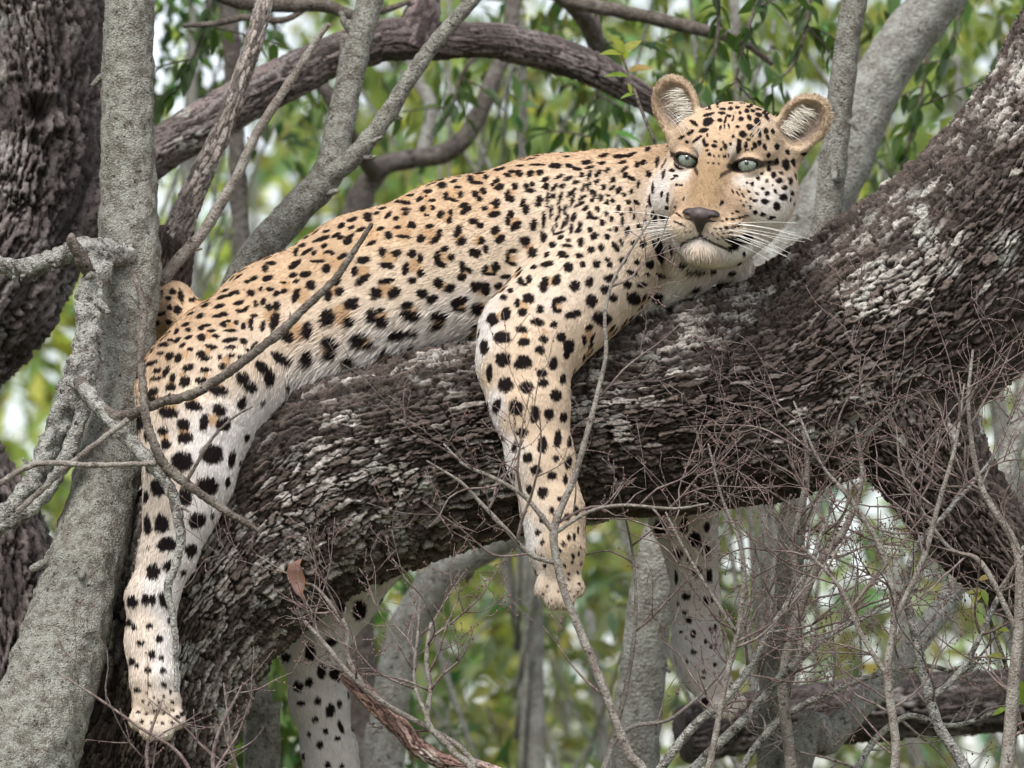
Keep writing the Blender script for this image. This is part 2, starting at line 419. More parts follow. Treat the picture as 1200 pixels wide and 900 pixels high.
gx = nonuni(lo[0], hi[0], hlo[0], hhi[0], .0026, .0040); gy = nonuni(lo[1], hi[1], hlo[1], hhi[1] - .06, .0030, .0042); gz = nonuni(lo[2], hi[2], hlo[2], hhi[2], .0026, .0040)
BV, BQ = surface_nets(PR, gx, gy, gz)
BV = relax(BV, BQ, 2)
def vnormals(V, Q):
    n = np.cross(V[Q[:, 2]] - V[Q[:, 0]], V[Q[:, 3]] - V[Q[:, 1]]); out = np.zeros_like(V)
    for k in range(4):
        for a in range(3): out[:, a] += np.bincount(Q[:, k], n[:, a], len(V))
    return out / (np.linalg.norm(out, axis=1)[:, None] + 1e-12), n
BN, FN = vnormals(BV, BQ)
print('body', len(BV), len(BQ), round(time.time() - T0, 1))

# ---- coat pattern: dark marks read off the coat, plus painted shade in folds, region by region.  Each region: (x0, y0, scale), marks (x, y, rx, ry, angle)
def S(txt):
    out = []
    for it in txt.split(';'):
        v = [float(q) for q in it.split()]
        if not v: continue
        if len(v) == 3: v.append(v[2])
        if len(v) == 4: v.append(0.0)
        out.append(v)
    return out
MARKS = [
 ((340, 190, 5.4545), S('975 145 30 22;1050 120 28 14 -20;1090 90 25 10 -10;1075 160 25 12;1000 215 18 30 10;1040 240 40 12 10;1095 205 16 25 20;880 185 30 14 -10;830 235 28 14 -30;870 215 10 8;730 255 50 13 5;770 210 25 12;690 250 22 12;910 243 24 12;850 295 18 24 30;872 338 20 10;915 290 16 18 -30;1110 275 28 14 -30;1130 310 38 16 -35;965 335 30 22 -35;1020 370 22 22 -50;1030 320 16 25;680 358 22 16;740 300 35 12;745 325 25 14 -20;500 345 30 32 -40;590 295 30 12 -10;555 325 25 10 -20;630 335 35 14 -45;400 365 40 14 -20;330 405 30 16 -35;395 418 22 14 -20;300 465 30 16 -25;325 482 25 14 -20;370 500 35 26 -40;455 430 35 14 -20;395 470 30 12 -45;200 490 55 15 -20;235 440 25 10 -15;580 425 25 14 -10;525 515 40 16 -25;780 400 28 24 30;690 415 20 14;630 465 26 30 -45;725 475 48 14 5;895 410 32 16;838 487 28 26;935 490 45 20 -45;960 450 20 22;1075 440 45 24 -60;1095 505 36 24 -20;1175 380 35 20;40 570 16 30 10;80 530 25 14 -15;110 570 48 13 -30;155 580 25 14 -40;220 533 25 14 -25;180 632 52 12;265 575 22 14 20;240 570 28 9 -30;340 600 45 16 -25;235 680 30 32 20;470 625 48 24 -10;415 700 24 34 20;465 750 58 26 -35;590 575 28 32;682 580 32 24 -20;620 660 50 22 10;780 585 28 30;835 610 20 30 -10;742 680 22 45 10;785 755 28 24;838 710 26 28 20;990 555 28 20 -20;945 610 22 50 5;970 655 35 22 15;1035 605 22 24;1105 670 22 38;1100 735 32 28;1150 695 20 22;1185 580 40 32 20;615 760 55 20 -10;550 840 38 42;665 835 48 32 -45;950 770 34 38;1025 805 38 28 -20;850 840 38 32;915 875 40 28 -30;1180 800 25 35;280 770 55 25 -20;315 825 35 26 -30;245 850 26 45;135 785 35 30;40 850 22 55 20;20 720 30 18 -20;100 715 45 22 -15;40 760 25 14 -25;30 655 50 20 -35;395 885 45 22 -15;1085 890 45 30 -10')),
 ((320, 320, 4.2857), S('280 225 42 44 30;395 155 40 28 10;382 245 30 28;500 215 30 38;550 245 38 28 10;540 185 22 14;680 160 34 22;690 210 52 26 10;915 155 22 30;955 130 30 14;940 180 35 14 10;835 215 42 24;825 265 42 18 -10;1030 180 32 35 20;1025 65 32 22 -30;1070 80 26 33;1135 65 22 20;1170 20 25 14;620 310 40 24 -15;695 300 40 20;430 335 42 38 -20;490 360 45 20 10;385 440 42 24 -10;290 350 48 30 15;290 410 35 28 -30;175 290 30 48 10;75 320 34 34;40 430 55 25 30;175 425 36 38;20 165 20 25;15 230 25 35 10')),
 ((540, 160, 5.0), S('60 245 18 30;110 215 40 12;150 235 18 16;95 270 40 12 5;85 335 22 20;135 320 20 22 -30;110 365 22 16;210 260 25 14 -40;230 295 32 20 -20;190 280 12 12;275 225 25 14 20;345 215 22 22 10;310 205 36 9;410 215 25 20 -10;465 210 22 20;320 290 22 24;275 345 18 35 10;300 365 25 20 -20;385 290 16 22;420 280 18 16;410 318 28 14;212 390 20 30 20;140 420 22 16;200 455 38 18 -15;180 390 10 10;295 455 22 25 20;278 495 14 30;325 525 38 24 -35;365 390 16 28 20;385 425 20 32;460 380 20 36 20;430 515 20 38 10;205 550 32 22 -40;235 600 36 24 -35;75 495 32 18 -15;115 520 24 20;125 610 18 25;75 680 30 28;150 660 20 25;380 610 34 28 -20;425 680 30 30;490 595 20 36;15 610 22 25;30 430 40 18 -35;20 400 25 14 -20;488 485 12 48;500 250 28 14 -30;500 290 22 20 -40;548 300 30 14 -50;512 365 12 52 5;545 348 14 18;585 360 12 48 20;580 235 32 10 -25;635 245 30 12 -20;675 270 30 11 -15;600 290 22 14 -20;650 330 45 12 -45;655 375 12 45 20;530 440 10 42 5;580 440 12 42 8;612 430 11 32 10;625 490 10 35 8;563 500 10 40;545 555 10 25;600 520 10 28 15;575 565 35 10 -20;665 475 18 30 25;650 540 14 35 5;700 515 16 20;692 550 22 16 -30;710 225 18 16 -30;755 225 35 13 -65;808 215 28 14 -45;862 197 20 14 -45;720 300 28 12 -60;752 290 30 10 -70;800 265 22 12 -50;770 325 18 14 -60;715 355 30 11 -30;700 395 35 12 -25;735 420 24 14 -50;790 345 14 26 15;770 375 14 12;820 360 16 22;840 295 16 18;893 252 20 17;890 300 24 12 -35;862 345 14 10;860 388 14 18;892 378 14 14;930 315 14 26 25;925 420 14 24 10;950 495 11 28;945 455 14 10;960 340 14 14;760 460 20 24 10;785 475 25 12;805 425 14 20 -20;853 450 15 18;830 503 20 20;883 483 16 18;757 545 18 18;783 583 26 20 -35;860 585 18 18;875 545 12 10;912 540 16 16;978 550 14 30 15;705 618 20 30;633 607 18 12;625 638 30 11 5;538 633 22 20 -10;588 588 20 12 -40;765 663 24 20;825 648 22 22;910 640 35 15 50;942 615 12 24 -20;985 385 18 16;1032 385 18 14 40;1005 320 14 14;1035 165 18 20;1080 150 14 12;1105 218 14 20 10;965 225 16 20 20;1000 245 30 14 20;1045 280 10 25 10;950 150 28 12 -10;960 190 35 10 -35;1125 300 12 35;1112 375 14 40;1155 150 10 35 15;1100 70 14 20;1000 435 10 16;1015 470 8 18;1045 525 18 14 30;1135 480 14 22;1080 495 10 12;1010 620 14 16;1070 625 20 22;740 150 32 16 -10;840 110 30 12 -15;930 115 40 14 -5;1000 105 35 12 -25;560 170 40 18;635 170 25 14 5;450 165 45 8;345 170 25 8;230 190 40 14 -10;680 190 30 12 10;760 180 30 10 -15;830 155 25 12 -10')),
 ((540, 240, 5.0), S('305 270 32 16;275 310 16 35;305 345 35 14 10;145 380 18 32 10;205 365 25 30 20;180 405 32 12;275 420 25 16 10;225 475 25 20;510 345 42 18 -12;505 290 22 14 -35;430 362 20 14 -20;600 290 35 22 15;695 297 25 17;632 365 28 32;715 350 18 20;797 345 24 26;862 318 18 16;875 350 18 18;490 465 28 48 15;563 438 24 36 25;670 475 32 36 20;755 450 26 32 15;352 445 20 26;400 435 18 28 15;372 465 20 12;255 540 22 18;293 500 18 16;398 545 36 30 20;332 575 18 30;362 628 28 26;465 610 22 26;585 555 40 22 -10;548 585 14 40;570 620 22 16;660 640 50 24 -15;768 562 34 38 20;832 668 58 42 10;185 670 36 38;265 640 28 42 20;450 685 40 22 10;545 700 24 22;355 728 38 22 5;240 775 53 36;372 802 38 24;485 785 30 22 10;465 848 30 24 25;590 775 28 32 20;635 830 32 45 10;620 880 20 25;135 830 26 46 5;245 888 45 24;365 892 35 14;850 497 30 26;893 545 28 26;880 425 45 22 -15;978 465 26 24;1060 468 32 18;950 325 28 22 20;1010 400 42 14 18;1035 333 18 20;1108 347 24 26 -20;1095 405 20 10 30;1020 550 48 36 10;1150 545 35 35;1165 230 16 45 -10;1175 415 35 12 20')),
 ((540, 400, 3.75), S('185 80 35 32 -20;275 95 42 26 -5;407 98 20 30 15;125 140 14 38;195 190 34 32 -40;290 200 34 26;357 140 25 20 10;362 180 24 20;450 165 14 24 10;420 237 26 26;242 290 32 36 -30;155 285 18 35 15;325 320 24 38;388 318 22 28;453 333 18 22;268 402 26 22;235 465 14 24 10;425 425 18 42 5;360 455 24 36 10;293 510 22 26;330 565 25 24;418 515 14 14;472 530 16 30 10;400 590 22 20 -30;458 605 12 26;360 663 24 28;300 650 14 24;398 742 12 20;357 780 14 20;437 692 16 12;468 770 16 18;507 745 13 22;337 840 14 12;360 880 12 12;473 862 10 16;498 858 8 16;452 890 12 12;478 440 10 24;515 830 6 14')),
 ((590, 600, 6.43), S('422 287 14 18;240 288 8 5;278 330 20 12;310 403 16 14;402 370 8 22;525 330 14 26 -15;568 310 9 18;518 378 14 10;586 388 12 12;460 398 18 10 30;562 455 10 20 -15;495 465 10 12;495 505 10 8;470 550 20 10;570 540 10 14;598 495 6 8;585 270 8 10;355 660 10 8;340 690 8 6;420 600 10 8;450 640 9 8;500 600 9 9;530 640 9 8;560 600 9 9;590 580 7 10;480 680 9 7;520 690 9 7;400 690 9 7;300 610 8 6;330 560 8 7;550 690 8 7')),
 ((140, 440, 3.75), S('140 75 30 18 -35;155 105 35 14;65 95 20 25 -20;215 160 42 26 10;325 132 38 22 10;440 150 32 26 15;460 210 35 30 -20;372 205 20 40 5;540 122 20 32 20;280 212 28 26;290 272 35 24 -10;190 240 26 18;205 300 22 24;85 205 30 40 20;120 260 14 25;410 345 48 46 10;275 375 50 42 10;130 410 16 20;495 365 16 40 10;170 490 35 40;390 485 48 38 10;290 535 35 38;115 530 14 28;122 655 18 46;185 648 35 40 -10;345 635 42 36 -25;210 740 48 32 -10;318 765 30 30 -20;148 860 32 36 10;222 835 28 24 -20;130 752 8 8;285 865 16 12')),
 ((160, 290, 5.0), S('215 262 22 18;262 285 18 35 -10;190 300 20 15;195 352 18 18;240 365 25 28;150 390 30 14 -15;125 440 16 18;190 440 20 14;150 270 8 25;405 335 30 14 -30;488 342 32 14 -20;560 270 38 13 -30;585 262 25 14;672 265 28 22 -10;600 325 35 15 -15;500 290 35 12 -25;520 250 25 10 -20;650 200 18 12;690 180 25 14 -30;770 180 38 18 -20;755 120 20 25;790 90 30 14;600 370 20 16;640 360 35 14 -40;480 400 38 12 -5;515 390 25 16;375 400 30 14 -30;320 385 25 10 -20;730 245 14 16;785 245 25 14;700 330 16 22 10;745 315 18 22 30;860 205 20 10;820 270 22 14 -30;865 255 28 14 -20;290 450 30 14 -20;235 490 14 24 30;305 480 18 14;380 470 20 14;410 455 30 10 -5;240 540 25 12 -40;270 570 25 12 -35;305 525 25 12 -20;200 540 20 8;160 565 35 14 -5;510 450 22 18;540 430 20 10;585 440 18 16;550 485 40 10;630 460 14 25 10;670 440 14 40 15;690 400 25 12;675 470 12 16;380 525 25 22 10;440 487 25 10;465 517 22 14;550 540 45 16 -10;630 547 24 18;555 582 35 10;740 460 18 32 10;780 350 22 22;825 340 22 28 10;810 440 24 55 20;440 578 38 14 10;380 625 30 26 20;405 645 35 16 -5;490 640 18 16;555 630 22 14;315 592 18 14;245 645 24 30 30;195 635 30 22 -40;145 615 25 10 -10;85 675 40 14 -20;305 700 38 20 -20;285 780 34 30 -30;405 715 34 16;380 775 35 18;505 695 25 20;120 720 28 16 -20;175 725 20 35 30;110 765 40 14 -10;210 760 18 30 20;200 815 32 24 -10;480 835 58 28 5;620 760 40 36 20;670 815 40 32 20;90 850 45 22 -40;110 888 30 14;610 640 20 14;690 570 30 10 -45;660 600 20 10;735 695 45 30 50;780 760 32 50')),  # closing blobs paint the shade of the hip fold
 ((0, 580, 2.5), S('385 312 16 18;428 305 14 16;448 305 10 16;488 308 18 26 -20;500 365 10 12;375 372 10 12;392 387 10 10;438 382 10 10;467 420 11 12;412 432 14 10;445 465 11 13;473 475 9 10;385 485 10 12;433 510 11 9;477 512 10 9;400 497 7 9;400 570 12 8;480 552 8 8;437 555 6 8;500 575 6 6;465 603 6 6;430 580 6 5;450 590 5 5;480 590 5 5;505 605 5 5;420 600 5 5;440 610 5 5;405 635 7 5;430 640 6 5;455 632 6 5;480 640 7 5;505 632 7 5;520 650 7 6;415 662 6 5;445 668 6 5;475 668 6 5;505 668 6 5;535 640 6 8;1113 240 22 20;1055 338 20 30;1000 325 14 20;910 460 16 25;942 515 14 26;982 523 16 26 -15;905 548 12 14;872 560 16 16;932 602 12 12;968 630 14 22 10;998 680 8 20 -20;922 657 10 9;953 690 9 9;937 732 11 12;988 712 8 8;905 700 7 8;995 610 8 10;970 430 20 14;835 475 14 14;880 610 14 8;960 790 10 10;1000 795 8 10')),
 ((740, 590, 3.4625), S('112 102 28 34;212 90 18 36;257 143 26 32;300 185 22 32 -10;305 95 14 20;185 205 22 24;235 225 10 20;266 277 20 26;314 292 16 28;182 300 8 30;222 375 20 16;302 395 12 20;328 385 7 20;215 440 10 8;233 472 14 14;249 527 12 18;340 505 7 16;322 512 8 16;252 602 14 9;300 560 7 12;323 578 8 12;338 652 10 9;293 682 10 7;265 725 8 5;225 640 6 8;290 705 8 6;335 690 6 6;355 690 6 8;190 405 6 8;155 145 8 8;200 520 8 6;222 545 6 6')),
]
FACE = [
 ((750, 90, 5.0), S('400 262 28 20 -20;375 315 24 12 -10;478 213 18 8;480 190 18 7;400 190 18 6;400 222 30 8 -15;470 255 12 10;530 188 14 9;530 155 14 8;570 180 12 8;585 213 8 10;592 248 14 12;625 200 12 12;660 200 12 10;695 190 20 8;695 222 18 12 10;640 240 10 16 -20;688 260 16 20 -15;743 240 10 24 -20;760 190 25 10 10;770 210 20 8;645 293 22 15 15;602 335 20 18;570 293 10 8;545 352 8 9;653 342 8 10;700 330 8 22 -10;738 317 12 15 -15;778 320 10 14 -20;748 355 10 16 -20;580 405 14 38 5;620 402 12 16;635 370 8 8;672 402 12 16 -20;700 388 12 16 -15;730 412 10 18 -20;800 412 16 16 -20;500 410 10 16;530 395 6 10;475 425 7 9;485 385 5 10;375 380 8 20;395 342 6 10;335 365 30 8 -40;390 400 12 10;295 328 20 10 -30;245 355 20 8 -25;275 382 10 8;315 270 25 10 30;435 405 14 10;440 380 12 6 20;470 300 6 14 20;495 290 5 12;520 290 5 14 -20;545 245 5 16 10;520 230 12 8;500 255 6 18 15;600 155 18 7;665 165 20 7;640 175 16 7;460 155 18 7;410 165 14 8;407 455 10 9;432 463 5 8;462 463 7 8;490 470 6 8;520 462 5 9;502 465 5 8;395 432 10 5 -10;625 430 14 5 -20;655 425 8 7;460 510 6 5;430 508 6 4;400 505 5 4;752 460 12 14;797 495 13 18;757 500 8 8;752 538 10 16;780 573 14 17;713 565 9 8;690 592 10 8;820 560 8 12 -20;850 513 20 28 -10;895 503 10 20 -10;908 578 8 16 -20;875 595 12 9;862 442 10 14 -20;960 455 16 10;105 490 10 22 15;55 570 14 18;20 500 14 14;45 420 10 20 20;145 510 8 30 15;140 570 8 25 15;215 525 32 6 40;190 548 14 10 20;210 580 14 7')),
 ((760, 200, 6.0), S('768 52 12 14;875 25 14 18;828 72 9 14 15;727 93 14 14 15;690 85 8 8;795 18 9 9;925 12 8 12;915 67 18 18 -20;992 70 15 24 -5;1030 40 8 16;955 115 16 15 15;803 125 14 10 -10;868 102 6 8;887 143 10 14 -10;830 158 16 14 -20;757 160 11 9;703 147 10 8 20;745 208 16 10 -10;815 215 24 17 -5;945 183 24 22 15;1002 155 14 16;995 200 10 14;900 250 21 27 -10;1018 230 8 14 20;748 290 13 15;802 307 18 12;862 330 25 10 -5;713 195 8 10;713 255 8 12;665 245 7 10;648 210 8 7;625 160 6 14 -25;660 170 6 16 -30;685 215 6 8;590 145 6 12 -20;640 130 5 9 -20;620 288 16 9 10;588 300 9 6;515 355 10 7;549 341 12 9;590 341 14 9;640 330 30 8 -15;468 409 14 6;507 407 12 7;545 400 14 10;590 395 14 10 -15;645 380 22 8 -20;515 225 12 10 -40;505 240 6 8;415 430 5 5;448 447 6 5;480 440 8 4;520 440 14 4;570 435 20 5 -5;483 475 6 5;522 470 8 6;545 490 6 5;650 485 72 26 -15;600 528 38 16 -20;190 255 8 10;200 300 30 6 35;215 370 40 6 28;248 200 5 14 10;135 190 9 32 5;95 165 8 18 5;130 260 14 12 40;97 335 20 20 20;175 55 16 5 -30;200 100 10 8;230 100 12 7;40 325 20 40 -10;265 430 6 5;295 430 6 5;20 655 18 30 10;245 660 22 16;640 650 14 22 10;668 580 12 14;590 720 25 16;460 700 20 22;350 710 60 16 5;75 560 22 70 -20;160 560 10 30 -15')),  # includes blobs painting shade beside the neck and in the throat fold
]
TANS = [
 ((340, 190, 5.4545), S('1045 205 42;860 215 28;735 235 38;880 295 28;995 345 34;720 330 28;720 435 60;895 460 52;635 610 46;795 660 46;985 610 40;615 810 50;470 690 40;270 815 40;80 850 50;300 640 50;530 470 45;985 790 25;210 600 34;1085 480 30;1120 295 22;1120 700 30')),
 ((320, 320, 4.2857), S('345 205 52;545 215 30;700 185 30;940 160 30;830 245 28;1050 170 28;470 345 28;115 290 52;1050 85 28;270 385 22;10 200 30')),
 ((540, 160, 5.0), S('100 242 34;310 500 34;195 425 32;110 610 28;310 215 24;215 280 20;400 645 26;220 575 24;100 510 16;300 330 26;110 340 24;440 215 20;440 520 20')),
 ((540, 240, 5.0), S('572 595 22;370 590 32;230 650 20;525 450 26;300 315 24;180 385 26;375 765 18;490 740 14;400 450 16;600 295 16')),
 ((140, 440, 3.75), S('415 195 28;285 245 24;200 270 20;220 130 28;320 105 26;300 380 18;150 95 20')),
 ((160, 290, 5.0), S('555 455 26;880 225 34;780 400 36;685 265 20;600 325 18;660 430 20;425 515 22;495 395 16;245 285 20;525 660 28;420 605 20;290 625 20;155 735 22;205 780 18;410 745 16;480 800 22;770 180 22;960 270 44;270 740 16')),
]
bvh = BVHTree.FromPolygons(BV.tolist(), BQ.tolist())
CAMV = Vector(CAM)
def cast(px, py):
    d = FWD * DIST + RIGHT * (px - 600) / PPM + UP * (450 - py) / PPM
    h = bvh.ray_cast(CAMV, Vector(d)); return (None if h[0] is None else (np.array(h[0]), h[2])), d
def to_blob(px, py, rx, ry, ang):
    h, d = cast(px, py)
    if h is None:                                   # just off the outline: pull towards the body
        n = bvh.find_nearest(Vector(P(px, py, 0.0)))
        if n[0] is None or n[3] > .09: return None
        h = (np.array(n[0]), n[2]); q = h[0] - CAM
        if abs(q @ RIGHT / (q @ FWD) - d @ RIGHT / (d @ FWD)) * 10 * 700 > 14: return None
    c, fi = h; n = BN[BQ[fi]].mean(0); n /= np.linalg.norm(n); v = -d / np.linalg.norm(d)
    cs = n @ v
    if cs < .38: n = n + v * (.38 - cs); n /= np.linalg.norm(n)
    a = math.radians(ang); T = []
    for ex, ey in ((math.cos(a) * rx, math.sin(a) * rx), (-math.sin(a) * ry, math.cos(a) * ry)):
        dd = FWD * DIST + RIGHT * (px + ex - 600) / PPM + UP * (450 - py - ey) / PPM
        t = ((c - CAM) @ n) / (dd @ n); T.append(CAM + dd * t - c)
    return c, T[0], T[1], n
BLOBS, TANB = [], []
for src, dst in ((MARKS, BLOBS), (FACE, BLOBS), (TANS, TANB)):
    for (x0, y0, s), L in src:
        for x, y, rx, ry, a in L:
            g_ = 1.22 if src is FACE else 1.0; b = to_blob(x0 + x / s, y0 + y / s, rx / s * g_, ry / s * g_, a)
            if b is not None: dst.append(b)

# marks for the sides that the region lists do not reach
tri_area = np.linalg.norm(FN, axis=1) * .5
cand = rng.choice(len(BQ), 6000, p=tri_area / tri_area.sum()); cp = BV[BQ[cand]].mean(1); cn = FN[cand] / np.linalg.norm(FN[cand], axis=1)[:, None]
known = np.array([b[0] for b in BLOBS]); kept = []
for p_, n_ in zip(cp, cn):
    if np.min(((known - p_) ** 2).sum(1)) < .034 ** 2: continue
    hq = to_head(p_)
    if abs(hq[0]) < 120 and hq[1] > -115 and hq[2] > -60: continue
    v = CAM - p_; v /= np.linalg.norm(v)
    if kept and np.min(((np.array([k[0] for k in kept]) - p_) ** 2).sum(1)) < .036 ** 2: continue
    kept.append((p_, n_))
for p_, n_ in kept:
    t = np.cross(n_, rng.normal(size=3)); t /= np.linalg.norm(t); b = np.cross(n_, t)
    if p_[2] > 3.02 and p_[0] < .25 and rng.random() < .8:
        a0 = rng.random() * 6.28
        for k in range(3):
            a = a0 + k * 2.1 + rng.normal() * .2; c = p_ + (t * math.cos(a) + b * math.sin(a)) * .013
            e = -t * math.sin(a) + b * math.cos(a); BLOBS.append((c, e * .010, np.cross(n_, e) * .0055, n_))
        TANB.append((p_, t * .011, b * .011, n_))
    else:
        r = rng.uniform(.006, .011); BLOBS.append((p_, t * r, b * r * .8, n_))
def blob_mask(p, blobs, soft=.22, rough=.32, freq=210.0):
    m = np.zeros(len(p), np.float32); nz = fbm(p * freq, 2, 5)
    order = np.argsort(p[:, 0]); xs = p[order, 0]
    for c, t1, t2, n in blobs:
        R = 1.5 * max(np.linalg.norm(t1), np.linalg.norm(t2)) + .004
        i0, i1 = np.searchsorted(xs, (c[0] - R, c[0] + R)); ix = order[i0:i1]
        q = p[ix] - c; ok = (q ** 2).sum(1) < (R * 1.35) ** 2
        if not ok.any(): continue
        ix = ix[ok]; q = q[ok]
        g11, g12, g22 = t1 @ t1, t1 @ t2, t2 @ t2; det = g11 * g22 - g12 * g12 + 1e-18
        u, v = q @ t1, q @ t2; a = (g22 * u - g12 * v) / det; b = (g11 * v - g12 * u) / det
        d = np.sqrt(a * a + b * b) / 1.04 + rough * nz[ix]
        w_ = 1 - sstep(1 - soft, 1 + soft, d); w_ = np.where(np.abs(q @ n) < R, w_, 0)
        m[ix] = np.maximum(m[ix], w_)
    return m
TAN = np.array((.42, .270, .155)); GOLD = np.array((.465, .328, .215)); CREAM = np.array((.575, .465, .365)); WHITE = np.array((.65, .610, .590)); DARK = np.array((.0075, .0050, .0048))
AXX = np.array([P(x, 0, .05)[0] for x in (160, 262, 330, 430, 540, 640, 700, 800)])
AXZ = np.array([P(600, y, .05)[2] for y in (500, 432, 395, 345, 305, 288, 283, 262)])
LIMBS = [p for p in PR if p[0] == 'cone']
def coat_color(p, n, dark=True):
    x, y, z = p[:, 0], p[:, 1], p[:, 2]
    rel = (z - np.interp(x, AXX, AXZ)) / .13                     # +1 back, -1 belly
    rel = rel + .18 * fbm(p * 9, 2, 3)
    c = lerp(WHITE, CREAM, sstep(-1.0, -.15, rel)); c = lerp(c, GOLD, sstep(-.05, .75, rel))
    # limbs: outer face cream, back/inner edges white
    zf = z < P(600, 395, -.1)[2]
    out = .5 + .5 * n[:, 0] + .35 * fbm(p * 14, 2, 9)
    farb = sstep(.16, .26, y)
    nf = np.maximum(sstep(P(600, 330, -.1)[2], P(600, 400, -.1)[2], -(-z)) * 0 + np.clip((P(600, 335, -.1)[2] - z) / .10, 0, 1) * sstep(-.02, -.10, y), farb * (z < P(600, 420, 0)[2])) * (x > P(540, 0, 0)[0]) * (x < P(900, 0, 0)[0])
    shl = sstep(-.02, -.09, y) * sstep(P(560, 0, 0)[0], P(600, 0, 0)[0], x); c = lerp(c, CREAM * np.array((.93, .93, .92)), shl * .85 * (z > P(600, 420, -.1)[2]))
    c = lerp(c, lerp(WHITE * .95, CREAM * np.array((.97, .94, .90)), sstep(.1, .5, out)), nf)
    hind = (z < P(600, 470, -.1)[2]) & (x < P(480, 0, 0)[0])
    low = sstep(P(600, 480, 0)[2], P(600, 560, 0)[2], -(-z)) if False else np.clip((P(600, 470, 0)[2] - z) / .12, 0, 1)
    legc = lerp(CREAM * np.array((1.0, .97, .93)), WHITE, .45 + .55 * sstep(.35, .75, out))
    c = np.where(hind[:, None], lerp(c, legc, .0) * (1 - low[:, None]) + legc * low[:, None], c)
    for (a_, b_, y_) in ((184, 840, -.165), (655, 690, -.2), (396, 955, .315), (840, 815, .3)):
        pc = P(a_, b_, y_); c = lerp(c, np.array((.42, .335, .255)), sstep(.085, .03, np.linalg.norm(p - pc, axis=1)) * .85)
    c = lerp(c, WHITE * .92, farb * .75 * (z < P(600, 420, 0)[2]))
    # head
    h = to_head(p); r, u, f = h[:, 0], h[:, 1], h[:, 2]; hd = (np.abs(r) < 110) & (u > -125) & (u < 125) & (f > -75) & (f < 125); hw = np.maximum(sstep(1.12, .92, np.sqrt((r / 98) ** 2 + ((u + 8) / 108) ** 2 + ((f - 12) / 108) ** 2)), sstep(35, 50, u) * sstep(30, 45, np.abs(r)))
    ar = np.abs(r)
    hc = lerp(GOLD * np.array((.98, 1.0, 1.05)), np.array((.29, .197, .118)), sstep(50, -10, u) * sstep(30, 12, ar) * sstep(-64, -36, u))         # bridge of the nose
    hc = lerp(hc, CREAM, sstep(40, -10, u) * sstep(34, 62, ar) * .9)
    hc = lerp(hc, WHITE, sstep(10, -25, u) * sstep(38, 62, ar) * sstep(-25, 15, f) * .85)                                # cheeks
    hc = lerp(hc, WHITE, sstep(15, 6, np.hypot((ar - 40) / 1.3, (u + 9) / 1.0)) * .55)                # under the eyes
    hc = lerp(hc, WHITE, sstep(11, 5, np.hypot((ar - 22) / .8, (u - 24) / 1.4)) * .4)
    hc = lerp(hc, CREAM * .98, sstep(-58, -72, u) * sstep(30, 50, f))                                # whisker pads
    hc = lerp(hc, WHITE * np.array((1.18, 1.20, 1.23)), sstep(-76, -84, u) * sstep(10, 40, f))               # chin
    hc = lerp(hc, WHITE, sstep(-70, -80, u) * sstep(16, 4, ar) * sstep(50, 80, f) * .9)
    hc = lerp(hc, WHITE * .8, sstep(-60, -90, u) * sstep(45, 10, f) * .8)
    for s in (-1, 1):
        ec, up, fw, rt = EAR[s]; q = h - ec; a, b, d = q @ rt, q @ up, q @ fw
        ins = sstep(1.0, .6, np.hypot(a / 24, b / 33)) * sstep(-10, -2, d + 6 * 0)
        hc = lerp(hc, np.array((.43, .33, .235)), sstep(1.5, 1.2, np.hypot(a / 30, b / 40)) * .8)
        hc = lerp(hc, np.array((.30, .23, .19)), ins)
        hc = lerp(hc, np.array((.05, .035, .03)), sstep(1.1, .6, np.hypot((a + s * 4) / 17, (b + 12) / 17)) * ins * .95)  # shade deep in the ear cup, put into the colour
    hc = hc * (1 + .13 * fbm(p * 170, 2, 44))[:, None]; c = c * (1 + .08 * fbm(p * np.array((60, 60, 110)), 3, 45))[:, None]
    c = lerp(c, hc, hw * hd)
    if dark:
        tm = blob_mask(p, TANB, .3, .3); c = lerp(c, TAN, tm * .95)
        dm = blob_mask(p, BLOBS, .13, .17)
        # eyeliner, lids, mouth line
        for s in (-1, 1):
            e = EYES[s]; ang = math.radians(s * 13); dr, du = r - e[0], u - e[1] + 1.0
            a = dr * math.cos(ang) + du * math.sin(ang); b = -dr * math.sin(ang) + du * math.cos(ang)
            ring = np.hypot(a / 18.4, b / 8.6); m = sstep(1.12, .98, ring) * (f > 20) * hd
            m2 = (1 - sstep(2.2, 4.2, np.abs(du + 9 + (-s * dr - 15) * 1.0))) * ((-s * dr > 13) & (-s * dr < 23)) * (f > 30)      # tear mark
            m3 = (1 - sstep(2.0, 4.0, np.abs(b - 1))) * ((s * a > 15) & (s * a < 29)) * (f > 10)
            dm = np.maximum(dm, np.maximum(m * .95, np.maximum(m2 * .85, m3 * .85)))
        ml = np.minimum.reduce([np.abs(u + 79 + np.minimum(ar, 40) * .42) + np.maximum(ar - 30, 0), np.abs(r) + np.maximum(-u - 80, 0) * 2 + np.maximum(u + 67, 0) * 2])
        dm = np.maximum(dm, sstep(2.8, 1.2, ml) * (f > 55) * (u < -50) * hd * .9)
        c = lerp(c, DARK * 1.3, dm)
    return c
root = empty('leopard', P(640, 470, .05))
tag(root, 'spotted leopard sprawled over the thick dark limb with its legs dangling', 'leopard')
bc = coat_color(BV, BN)
body = mk('body', BV, BQ, MAT_SKIN, root, bc)
print('body coloured', round(time.time() - T0, 1))

